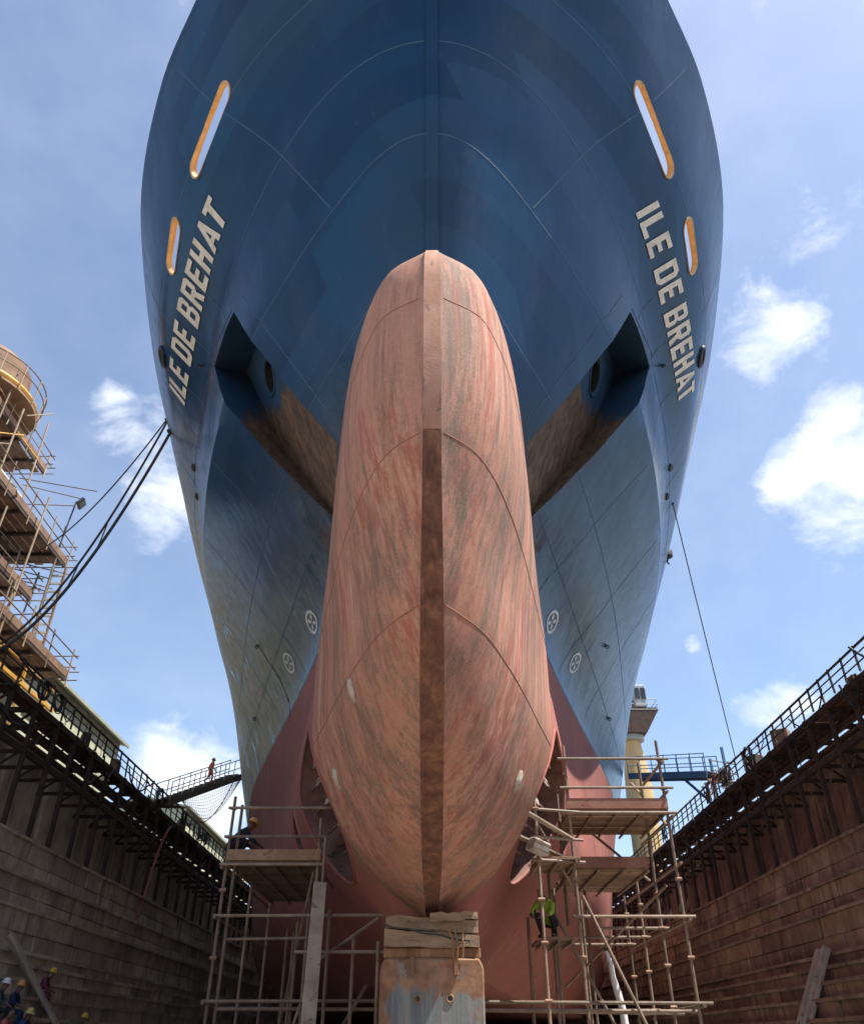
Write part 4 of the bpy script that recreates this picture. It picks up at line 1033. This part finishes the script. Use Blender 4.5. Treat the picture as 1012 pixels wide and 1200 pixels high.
for (h, x1, x0, y0, y1) in ((25.9, -21.15, -25.5, 20.0, 34.0), (20.0, -18.45, -24, 19.0, 34.0), (17.7, -19.2, -24, 19.0, 33.2), (14.0, -16.85, -22, 19.0, 34.0)):
    nb = int((x1-x0)/.45)
    for k in range(nb):
        x = x0+(k+.5)*.45; MB().box((x, (y0+y1)/2, h), (.42, y1-y0+random.uniform(-.3, .3), .08)).build('platform_board', M['rig_board'], rig)
    for k in range(8):
        y = y0+(y1-y0)*(k+.4)/8; MB().beam((x0, y, h-.14), (x1+.05, y, h-.14), .12, .16).build('joist', M['rust_dark'], rig)
    MB().box((x1+.05, (y0+y1)/2, h+.12), (.06, y1-y0, .34)).build('fascia_board', M['rig_fascia'], rig)
    MB().box((x1+.02, (y0+y1)/2, h-.16), (.10, y1-y0, .14)).build('edge_beam', M['rust_dark'], rig)
    for k in range(7):
        y = y1-k*2.2; MB().tube((x1+.1, y, h-.5), (x1+.1+random.uniform(-.05, .05), y+random.uniform(-.1, .1), h+1.35), .035, 6).build('rail_post', M['rig_tube'], rig, True)
    for q in (.55, 1.1): MB().tube((x1+.12, y0, h+q), (x1+.12, y1+.5, h+q), .03, 6).build('guard_rail', M['rig_tube'], rig, True)
    for q in (.5, 1.05): MB().tube((x0, y1+.1, h+q), (x1+.35, y1+.1, h+q), .03, 6).build('guard_rail', M['rig_tube'], rig, True)
    for q in (-.1, .3): MB().tube((x0, y1+.2, h+q), (x1+.5, y1+.2, h+q), .03, 6).build('ledger', M['rig_tube'], rig, True)
rr = random.Random(11)
for (x, y, h0, h1) in ((-18.4, 33.0, 10, 21.6), (-18.3, 30.2, 10, 21.4), (-19.0, 27.4, 10, 24.5), (-20.2, 31.8, 13.5, 27.4), (-20.9, 28.5, 13.5, 28.2), (-19.3, 24.5, 10, 22.5), (-17.0, 31.0, 10, 15.4), (-16.9, 28.0, 10, 15.6), (-19.8, 33.6, 12, 19.4), (-18.2, 27.4, 10, 19.0)):
    MB().tube((x, y, h0), (x+rr.uniform(-.3, .3), y+rr.uniform(-.3, .3), h1), .045, 7).build('standard', M['rig_tube'], rig, True)
for k in range(16):
    x = rr.uniform(-20.5, -17.5); y = rr.uniform(25, 33.5); h = rr.uniform(13, 25); L = rr.uniform(1.2, 4)
    MB().tube((x, y, h), (x+rr.uniform(-1, 1), y+rr.choice((-1, 1))*L*.7, h+rr.uniform(-1, 1)*L*.7), .035, 6).build('brace', M['rig_tube'] if k % 3 else M['rig_yellow'], rig, True)
for k in range(14):
    h = rr.uniform(14.8, 25); MB().tube((-21.5, rr.uniform(31, 34), h), (rr.uniform(-18.9, -17.8), 34.0+rr.uniform(-.6, .6), h), .03, 6).build('ledger', M['rig_tube'], rig, True)
ringc = Vector((-23.6, 29.8, 27.3))
for h, r, rad, m in ((0, 3.05, .16, 'rig_yellow'), (1.15, 3.35, .035, 'rig_tube'), (.6, 3.35, .03, 'rig_tube')):
    MB().ring(ringc+Vector((0, 0, h)), (0, 0, 1), r, rad, 44, 8).build('ring_rail', M[m], rig, True)
MB().lathe(ringc-Vector((0, 0, .35)), [(2.2, 0), (3.2, 0), (3.2, .12), (2.2, .12)], 40).build('ring_deck', M['rig_board'], rig)
MB().lathe(ringc+Vector((0, 0, -.2)), [(2.4, 0), (2.4, 2.2), (2.1, 2.6)], 36).build('turret', M['rig_fascia'], rig, True)
for k in range(18):
    a = k*math.pi/9; MB().tube(ringc+Vector((3.3*math.cos(a), 3.3*math.sin(a), -.4)), ringc+Vector((3.35*math.cos(a), 3.35*math.sin(a), 1.2)), .035, 6).build('ring_post', M['rig_tube'], rig, True)
lad = MB(); lad.box((-18.9, 33.9, 16.9), (.10, .10, 5.6)); lad.build('ladder_stile', M['rig_fascia'], rig); MB().box((-18.25, 33.9, 16.9), (.10, .10, 5.6)).build('ladder_stile', M['rig_fascia'], rig)
for k in range(12): MB().box((-18.57, 33.9, 14.4+k*.44), (.6, .14, .07)).build('ladder_tread', M['rig_white'], rig)
MB().beam((-16.5, 22, 12.0), (-16.5, 33, 12.0), .14, .14).build('yellow_rail', M['rig_yellow'], rig); MB().beam((-16.5, 22, 12.8), (-16.5, 33, 12.8), .10, .10).build('yellow_rail', M['rig_yellow'], rig)
for k in range(5): MB().beam((-16.5, 23+k*2.3, 10.1), (-16.5, 23+k*2.3, 12.8), .10, .10).build('yellow_post', M['rig_yellow'], rig)
def floodlight(p, aim, label, arm_to):
    o = empty('floodlight', p, label, 'floodlight'); aim = Vector(aim).normalized(); rot = aim.to_track_quat('Y', 'Z').to_matrix(); P = Vector(p)
    MB().box(P, (.62, .16, .46), rot).build('housing', M['black'], o, bevel=.03); MB().box(P+aim*.09, (.54, .02, .38), rot).build('lens', M['glass'], o)
    MB().path([P-aim*.08, P-aim*.3+Vector((0, 0, -.1)), Vector(arm_to)], .04, 6).build('arm', M['black'], o, True)
floodlight((-18.0, 33.0, 23.0), (.8, .2, -.55), 'black floodlight on an arm at the edge of the scaffolded rig', (-18.45, 33.0, 20.2))

# ------------------------------------------------------------------ gangways
M['gang'] = simple('gangway_steel', (.06, .05, .05), (.12, .10, .09), 1.5, rough=.7, c3=(.16, .09, .06))
M['gang_rail'] = simple('gangway_rail', (.25, .25, .26), (.38, .38, .38), 2, rough=.6)
M['gang_blue'] = simple('gangway_blue_paint', (.05, .14, .28), (.09, .20, .34), 1.5, rough=.6, c3=(.12, .14, .16))
M['net'] = simple('safety_net', (.25, .26, .26), (.36, .37, .37), 3, rough=.9)
def gangway(a, b, label, net, key):
    a, b = Vector(a), Vector(b); o = empty('gangway', a, label, 'gangway'); ax = (b-a).normalized(); side = ax.cross(Vector((0, 0, 1))).normalized(); L = (b-a).length
    n = int(L/.45)
    for k in range(n):
        c = a+ax*(k+.5)*L/n; MB().beam(c-side*.45, c+side*.45, L/n-.03, .05).build('tread', M['gang'], o)
    for s_ in (-.5, .5):
        MB().beam(a+side*s_-Vector((0, 0, .12)), b+side*s_-Vector((0, 0, .12)), .07, .32).build('side_girder', M['gang'] if key == 'gang_rail' else M['gang_blue'], o)
        for q in (.45, .95): MB().tube(a+side*s_+Vector((0, 0, q)), b+side*s_+Vector((0, 0, q)), .026, 6).build('hand_rail', M[key], o, True)
        m = int(L/.9)
        for k in range(m+1):
            c = a+side*s_+(b-a)*k/m; MB().tube(c-Vector((0, 0, .1)), c+Vector((0, 0, .98)), .028, 6).build('rail_post', M[key], o, True)
    if net:
        mb = MB(); m, w = 30, 8
        def np_(i, j):
            t = i/m; v = j/w; return a+(b-a)*(.16+.84*t)+side*.5+Vector((0, 0, -.28-v*(1.5*math.sin(math.pi*min(1, t*1.02)))))
        for i in range(m+1): mb.path([np_(i, j) for j in range(w+1)], .010, 3)
        for j in range(w+1): mb.path([np_(i, j) for i in range(m+1)], .010 if j < w else .022, 3)
        tag(mb.build('safety_net', M['net'], o), kind='stuff')
    return o
GA, GB = Vector((-14.0, 42.0, 10.45)), Vector((-11.75, 47.6, 13.35))
gangway(GA, GB, 'dark steel gangway with safety net up to the ship on the left', True, 'gang_rail')
RA, RB = Vector((14.5, 41.0, 11.6)), Vector((11.6, 45.5, 12.75))
gg = gangway(RA, RB, 'blue gangway from the right wall across to the ship beyond the scaffold', False, 'gang_blue')
for (p, q) in (((14.5, 41, 11.5), (14.4, 41.2, 10.1)), ((14.4, 42, 11.4), (14.4, 42, 10.1)), ((13.4, 42.6, 11.8), (14.3, 41.4, 10.2)), ((14.9, 40.2, 12.7), (14.9, 40.2, 10.1)), ((14.9, 42.2, 12.7), (14.9, 42.2, 10.1))):
    MB().beam(p, q, .12, .12).build('trestle_leg', M['gang_blue'], gg)
for k in range(6): MB().beam((14.2, 40.6-.35*k, 11.4-.22*k), (15.0, 40.6-.35*k, 11.4-.22*k), .25, .05).build('stair_tread', M['gang'], gg)
for h in (11.9, 12.4): MB().tube((14.9, 42.4, h+.3), (14.9, 38.8, h-1.0), .03, 6).build('stair_rail', M['gang_rail'], gg, True)
rv = random.Random(5)
for k in range(9):
    y = rv.uniform(36.5, 41); o_ = MB()
    pts = [(13.95+rv.uniform(-.1, .1), y+.12*i, 10.6+.5*math.sin(i*1.1+k)) for i in range(8)]
    o_.path(pts, .03, 5).build('spare_hose', simple('red_hose', (.30, .07, .03), (.40, .12, .05), 3) if k == 0 else M.get('red_hose', M['pipe']), gg, True)

# ------------------------------------------------------------------ yellow crane beyond the right gangway
M['crane'] = simple('crane_yellow_paint', (.40, .28, .11), (.52, .38, .18), .5, (1, 1, .3), rough=.6, c3=(.34, .20, .06))
M['crane_grey'] = simple('crane_grey_steel', (.26, .30, .32), (.36, .40, .42), .8, rough=.55)
cr = empty('crane', (20.6, 80, 10), 'weathered yellow column crane with grey cab behind the right gangway', 'crane')
CC = (20.6, 80, 10.0)
MB().lathe(CC, [(1.4, 0), (1.4, 8), (1.35, 10.5), (1.2, 13), (.9, 15.0), (.8, 15.8)], 28).build('column', M['crane'], cr, True)
MB().lathe(CC, [(1.15, 15.8), (1.25, 15.9), (1.25, 16.3), (1.1, 16.4)], 28).build('slewing_ring', M['crane_grey'], cr, True)
mb = MB(); q = [(19.0, 16.3), (21.9, 16.3), (23.4, 18.7), (23.3, 18.9), (19.0, 18.9)]; k = 5
mb.add([(x, 78.4, 10+h-0) for x, h in [(a, b) for a, b in q]]+[(x, 81.4, 10+h) for x, h in q], [tuple(range(k)), tuple(range(2*k-1, k-1, -1))]+[(i, i+k, (i+1) % k+k, (i+1) % k) for i in range(k)])
mb.build('slew_platform', M['rust_dark'], cr)
cab = MB().box((21.7, 79.2, 30.2), (1.3, 1.7, 2.4)).build('cab', M['crane_grey'], cr, bevel=.15)
for dx in (-.32, .32): MB().box((21.7+dx, 78.32, 30.4), (.48, .06, 1.2)).build('window', M['glass'], cab)
MB().box((22.38, 79.2, 30.4), (.06, 1.2, 1.2)).build('window', M['glass'], cab)
MB().box((20.1, 80, 30.0), (1.2, 2.2, 2.0)).build('machinery_house', M['crane'], cr, bevel=.1)
for x in (19.6, 20.5):
    for y in (79.4, 80.4): MB().beam((x, y, 29), (x+.1, y, 34.5), .14, .14).build('mast_leg', M['crane'], cr)
for k in range(6): MB().beam((19.6, 79.4, 30+k*.8), (20.6, 79.4, 30.5+k*.8), .10, .10).build('mast_brace', M['rig_fascia'], cr)
jx = [Vector((21.2, 79.2, 31)), Vector((22.0, 86.0, 46))]
for dx, dz in ((-.3, 0), (.3, 0), (0, .5)):
    MB().tube(jx[0]+Vector((dx, 0, dz)), jx[1]+Vector((dx*.3, 0, dz*.3)), .07, 6).build('jib_chord', M['rig_fascia'], cr, True)
for k in range(14):
    c = jx[0]+(jx[1]-jx[0])*k/14; MB().tube(c+Vector((-.3+.02*k, 0, 0)), c+Vector((.3-.02*k, .4, .9)), .04, 5).build('jib_lacing', M['rig_fascia'] if k % 2 else M['rig_white'], cr, True)
for h in (18.7, 19.3, 19.8): MB().path([(19.0, 78.4, 10+h), (23.4, 78.4, 10+h), (23.4, 81.4, 10+h)], .04, 6).build('guard_rail', M['crane_grey'], cr, True)

# ------------------------------------------------------------------ mooring lines
def sagline(p, q, sag, n=24):
    p, q = Vector(p), Vector(q); return [p+(q-p)*(i/n)-Vector((0, 0, sag*4*(i/n)*(1-i/n))) for i in range(n+1)]
def edge_hit(px, py, step):
    for k in range(40):
        l, n, d = hit(px+step*k, py)
        if l is not None: return l
a1 = edge_hit(193, 492, 1); a2 = edge_hit(200, 506, 1)
MB_ = [('mooring_line', sagline(a1, (-18.6, 31.5, 19.2), 1.0), .03, 'thin mooring line from the ship up to the scaffolded rig'),
       ('mooring_line', sagline(a1+Vector((.05, .02, 0)), (-14.7, 24.6, 11.3), 1.7), .042, 'mooring line with a short tail, left of the thickest one'),
       ('mooring_line', sagline(a2, (-14.6, 23.6, 10.4), 2.1), .055, 'thickest dark mooring line from the left bow to the gallery'),
       ('mooring_line', sagline(edge_hit(788, 590, -1), (14.0, 36.3, 11.0), .35), .022, 'thin wire hanging from the ship to the right handrail')]
for nm, pts, r, lab in MB_:
    o = empty(nm, pts[0], lab, 'rope', 'mooring lines'); MB().path(pts, r, 7).build('line', M['rope'], o, True)
    mb = MB(); mb.ring(pts[0]+Vector((0, .0, 0)), pts[1]-pts[0], r*2.2, r*.8, 12, 6); mb.build('eye_splice', M['rope'], o, True)
o = empty('tie_line', (-12, 26, 15), 'short tie rope looped between the two dark mooring lines', 'rope')
P2, P3 = MB_[1][1], MB_[2][1]
for i in (8, 12): MB().path(sagline(P2[i], P3[i+1], .25, 8), .025, 6).build('line', M['rope'], o, True)
# lines below the gangway
o = empty('slack_line', (-12, 46, 12), 'slack black line drooping from the gangway end to the left rail', 'rope')
MB().path(sagline(GB+Vector((0, -.3, -.5)), (-13.9, 48, 10.9), .9), .03, 6).build('line', M['rope'], o, True)
# lamp on a lead at the port side
lp = pixdir(781, 648)*38.0
o = empty('hanging_lamp', lp, 'small black lamp hanging on a lead from the right side of the ship', 'lamp')
MB().lathe(lp-Vector((0, 0, .3)), [(.10, 0), (.24, .08), (.26, .35), (.14, .55), (.06, .62)], 16).build('lamp_body', M['black'], o, True)
MB().tube(lp+Vector((0, 0, .3)), lp+Vector((-.3, .2, 2.6)), .02, 6).build('lead', M['black'], o, True)
MB().path([lp-Vector((0, 0, .28)), lp-Vector((.06, 0, .5)), lp-Vector((0, .03, .62))], .04, 6).build('hook', M['black'], o, True)

# ------------------------------------------------------------------ people
M['skin'] = simple('skin_brown', (.16, .085, .055), (.21, .115, .075), 4, rough=.55, bump=.05)
CL = {k: simple('cloth_'+k, c, tuple(x*1.3 for x in c), 5, rough=.9, bump=.2) for k, c in dict(maroon=(.13, .028, .045), navy=(.018, .035, .085), teal=(.03, .075, .085), dark=(.018, .02, .026), pink=(.42, .12, .12), orange=(.40, .10, .045), hivis=(.30, .48, .06), blue=(.03, .06, .16)).items()}
HAT = {k: simple('hard_hat_'+k, c, tuple(min(1, x*1.1) for x in c), 3, rough=.35, bump=.03) for k, c in dict(yellow=(.66, .40, .03), cream=(.62, .50, .16), orange=(.60, .30, .08), white=(.72, .72, .70)).items()}
BOOT = simple('boot_leather', (.02, .016, .013), (.04, .03, .025), 5, rough=.7)
POSES = {
 'sit': dict(pel=(0, 0, .62), chest=(0, .10, .99), neck=(0, .15, 1.16), head=(0, .20, 1.30), kn=(.12, .42, .62), an=(.12, .42, .08), el=(.28, .20, .84), ha=(.14, .42, .75)),
 'sit_bent': dict(pel=(0, 0, .62), chest=(0, .20, .96), neck=(0, .31, 1.11), head=(0, .38, 1.24), kn=(.13, .42, .64), an=(.13, .40, .08), el=(.28, .34, .76), ha=(.10, .50, .70)),
 'walk': dict(pel=(0, 0, .93), chest=(0, .05, 1.30), neck=(0, .06, 1.48), head=(0, .10, 1.62), kn=(.09, .16, .50), an=(.09, .10, .09), el=(.26, -.02, 1.08), ha=(.27, .20, .92), kn2=(-.09, -.02, .50), an2=(-.09, -.34, .14)),
 'crouch': dict(pel=(0, -.12, .34), chest=(0, .18, .62), neck=(0, .32, .76), head=(0, .42, .88), kn=(.17, .32, .50), an=(.15, .06, .08), el=(.25, .42, .46), ha=(.14, .62, .40)),
 'stand': dict(pel=(0, 0, .93), chest=(0, .03, 1.30), neck=(0, .05, 1.47), head=(0, .10, 1.60), kn=(.10, .05, .50), an=(.10, 0, .09), el=(.28, .12, 1.08), ha=(.16, .38, 1.12)),
}
def person(loc, rz, pose, top, legs, hat, label, group=None, scale=1.0):
    P = {k: Vector(v) for k, v in POSES[pose].items()}
    V = []; E = []; Rr = []; Mi = []
    def v(p, r, m):
        V.append(Vector(p)); Rr.append(r); Mi.append(m); return len(V)-1
    def e(a, b): E.append((a, b)); return b
    pel = v(P['pel'], .155, 1); mid = e(pel, v(P['pel'].lerp(P['chest'], .5), .145, 0)); ch = e(mid, v(P['chest'], .165, 0)); nk = e(ch, v(P['neck'], .062, 2))
    hd = e(nk, v(P['head'], .098, 2)); e(hd, v(P['head']+Vector((0, .01, .10)), .085, 2)); fwd = (P['head']-P['neck']); e(hd, v(P['head']+Vector((0, .112, -.01)), .016, 2))
    for sx in (1, -1):
        def g(k):
            q = P.get(k+'2') if sx < 0 and k+'2' in P else P[k]; return Vector((abs(q.x)*sx, q.y, q.z))
        sh = e(ch, v(P['chest']+Vector((sx*.185, .0, .09)), .078, 0)); el = e(sh, v(g('el'), .056, 0)); wr = e(el, v(g('ha'), .038, 2))
        dirn = (g('ha')-g('el')).normalized(); pm = e(wr, v(g('ha')+dirn*.07, .036, 2)); lat = dirn.cross(Vector((0, 0, 1))).normalized()
        for k in range(4): b = e(pm, v(g('ha')+dirn*.10+lat*(k-1.5)*.022, .011, 2)); e(b, v(g('ha')+dirn*(.15+.012*(1.5-abs(k-1.5)))+lat*(k-1.5)*.024+Vector((0, 0, -.03)), .009, 2))
        e(wr, v(g('ha')+dirn*.06+lat*sx*-.06, .012, 2))
        hp = e(pel, v(P['pel']+Vector((sx*.10, .02, -.03)), .105, 1)); kn = e(hp, v(g('kn'), .072, 1)); an = e(kn, v(g('an'), .05, 1)); e(an, v(g('an')+Vector((sx*.02, .19, -.045)), .042, 3))
    me = bpy.data.meshes.new('body'); me.from_pydata(V, E, []); o = bpy.data.objects.new('body_tmp', me); COL.objects.link(o)
    md = o.modifiers.new('skin', 'SKIN'); md.use_smooth_shade = True
    for i, sv in enumerate(me.skin_vertices[0].data): sv.radius = (Rr[i], Rr[i]*(.72 if Mi[i] in (0, 1) and Rr[i] > .13 else 1)); sv.use_root = (i == 0)
    o.modifiers.new('sub', 'SUBSURF').levels = 1; o.modifiers['sub'].render_levels = 1
    dg_ = bpy.context.evaluated_depsgraph_get(); bm_ = bpy.data.meshes.new_from_object(o.evaluated_get(dg_), depsgraph=dg_); bpy.data.objects.remove(o)
    bm_.name = 'body'; bm_.materials.clear()
    for m_ in (CL[top], CL[legs], M['skin'], BOOT): bm_.materials.append(m_)
    for p in bm_.polygons:
        c = p.center; best = 1e9
        for (a, b) in E:
            A, B = V[a], V[b]; t = max(0, min(1, (c-A).dot(B-A)/max(1e-9, (B-A).length_squared))); dd = (A+(B-A)*t-c).length - (Rr[a]+(Rr[b]-Rr[a])*t)
            if dd < best: best = dd; p.material_index = Mi[b] if (t > .35 or Mi[a] == Mi[b]) else Mi[a]
        p.use_smooth = True
    root = bpy.data.objects.new('person', None); COL.objects.link(root); root.location = loc; root.rotation_euler = (0, 0, rz); root.scale = (scale,)*3; tag(root, label, 'person', group)
    b = bpy.data.objects.new('body', bm_); COL.objects.link(b); b.parent = root
    if hat:
        bm = bmesh.new(); tilt = math.atan2(fwd.y, fwd.z)*.6
        prof = [(.165, -.01), (.16, .0), (.128, .012), (.124, .06), (.10, .11), (.055, .14), (.0, .148)]; rows = []
        for (r, z) in prof:
            rows.append([bm.verts.new(Vector((r*math.cos(a)*.92, r*math.sin(a)*(1.08 if math.sin(a) > 0 and r > .14 else 1.0), z))) for a in [2*math.pi*i/20 for i in range(20)]] if r > 0 else [bm.verts.new((0, 0, z))])
        for i in range(len(rows)-1):
            for k in range(20):
                if len(rows[i+1]) == 1: bm.faces.new((rows[i][k], rows[i][(k+1) % 20], rows[i+1][0]))
                else: bm.faces.new((rows[i][k], rows[i][(k+1) % 20], rows[i+1][(k+1) % 20], rows[i+1][k]))
        mm = Matrix.Translation(P['head']+Vector((0, .012, .045))) @ Matrix.Rotation(-tilt, 4, 'X')
        bm.transform(mm); hm = bpy.data.meshes.new('hard_hat'); bm.to_mesh(hm); bm.free(); hm.materials.append(HAT[hat]); hm.shade_smooth()
        ho = bpy.data.objects.new('hard_hat', hm); COL.objects.link(ho); ho.parent = root
    return root
GRP = 'workers resting on the left dock steps'
def seat(px, k, dx=.12):      # on the tread of altar k, in the pixel column px
    x, a, b, n = STEPS[k]; xs = -(x+dx); top = b+.085 if k >= 2 else b-.05; h = top+.11-.517
    zc = FPX*xs/(px-CXP); return (xs, (zc-(h+.9)*math.sin(PITCH))/math.cos(PITCH), h)
for px, k, rz, pose, top, legs, hat, lab in (
    (47, 3, -80, 'sit_bent', 'maroon', 'maroon', 'yellow', 'person in maroon coveralls and yellow hard hat seated on the left dock steps'),
    (14, 2, -85, 'sit', 'navy', 'navy', 'orange', 'person in dark blue with orange hard hat seated left of the maroon one'),
    (25, 1, -100, 'sit', 'blue', 'navy', 'cream', 'person in blue with cream hard hat seated one step lower'),
    (-4, 2, -75, 'sit', 'teal', 'dark', 'white', 'person with white hard hat at the left edge of the picture'),
    (3, 1, -85, 'sit', 'pink', 'dark', None, 'bareheaded person in a pink shirt in the lower left corner'),
    (90, 1, -75, 'sit', 'teal', 'dark', 'yellow', 'person in teal with yellow hard hat sitting apart, right of the timber slide')):
    person(W(seat(px, k)), R(rz), pose, top, legs, hat, lab, GRP)
gp = GA+(GB-GA)*.60; person(W(gp+Vector((0, 0, .03))), math.atan2(-(GB-GA).x, (GB-GA).y)-.35, 'walk', 'orange', 'orange', 'orange', 'person in orange coveralls walking up the left gangway')
person(W((-4.02, 16.9, 3.03)), R(-60), 'crouch', 'dark', 'dark', 'orange', 'person in dark clothes crouching at the outer end of the left scaffold platform', scale=1.0)
person(W((2.30, 17.25, 1.70)), R(150), 'crouch', 'hivis', 'dark', None, 'person in a bright green vest crouching low inside the right scaffold', scale=1.05)

M['sleeve'] = simple('white_plastic_sleeve', (.62, .62, .62), (.80, .80, .80), 6, rough=.6, bump=.6, bscale=9)
o = empty('plastic_sleeve', (4.0, 19.2, .3), 'crumpled white plastic sleeve hanging inside the right scaffold', 'sleeve')
MB().path([(3.62+.05*i+.02*math.sin(i*2.1), 18.6+.02*i, 1.62-.21*i-.012*i*i) for i in range(9)], [.03, .05, .06, .075, .07, .085, .075, .09, .06], 9).build('sleeve_length', M['sleeve'], o, True, 60)
MB().ring((3.62, 18.6, 1.64), (.2, .1, 1), .05, .018, 12, 6).build('tie', M['rope'], o, True)
o = empty('crate', (2.0, 15.7, 2.9), 'pale crate at the inner end of the right scaffold, against the bulb', 'crate')
CR = Matrix.Rotation(.35, 3, 'Y') @ Matrix.Rotation(.4, 3, 'Z')
MB().box((1.98, 15.62, 3.06), (.34, .30, .22), CR).build('crate_body', M['rig_white'], o, bevel=.012)
for k in (-1, 1): MB().box(Vector((1.98, 15.62, 3.06))+CR @ Vector((0, -.155, .06*k)), (.35, .02, .035), CR).build('batten', M['board'], o)
for (p, q, nm) in (((1.75, 15.55, 3.7), (2.7, 16.1, 3.3), 0), ((1.62, 15.6, 3.25), (2.6, 16.2, 2.95), 1)):
    b_ = empty('loose_board', p, ('upper', 'lower')[nm]+' of two loose pale boards laid across the inner right scaffold', 'board'); MB().beam(p, q, .14, .03).build('plank', M['timber'], b_)
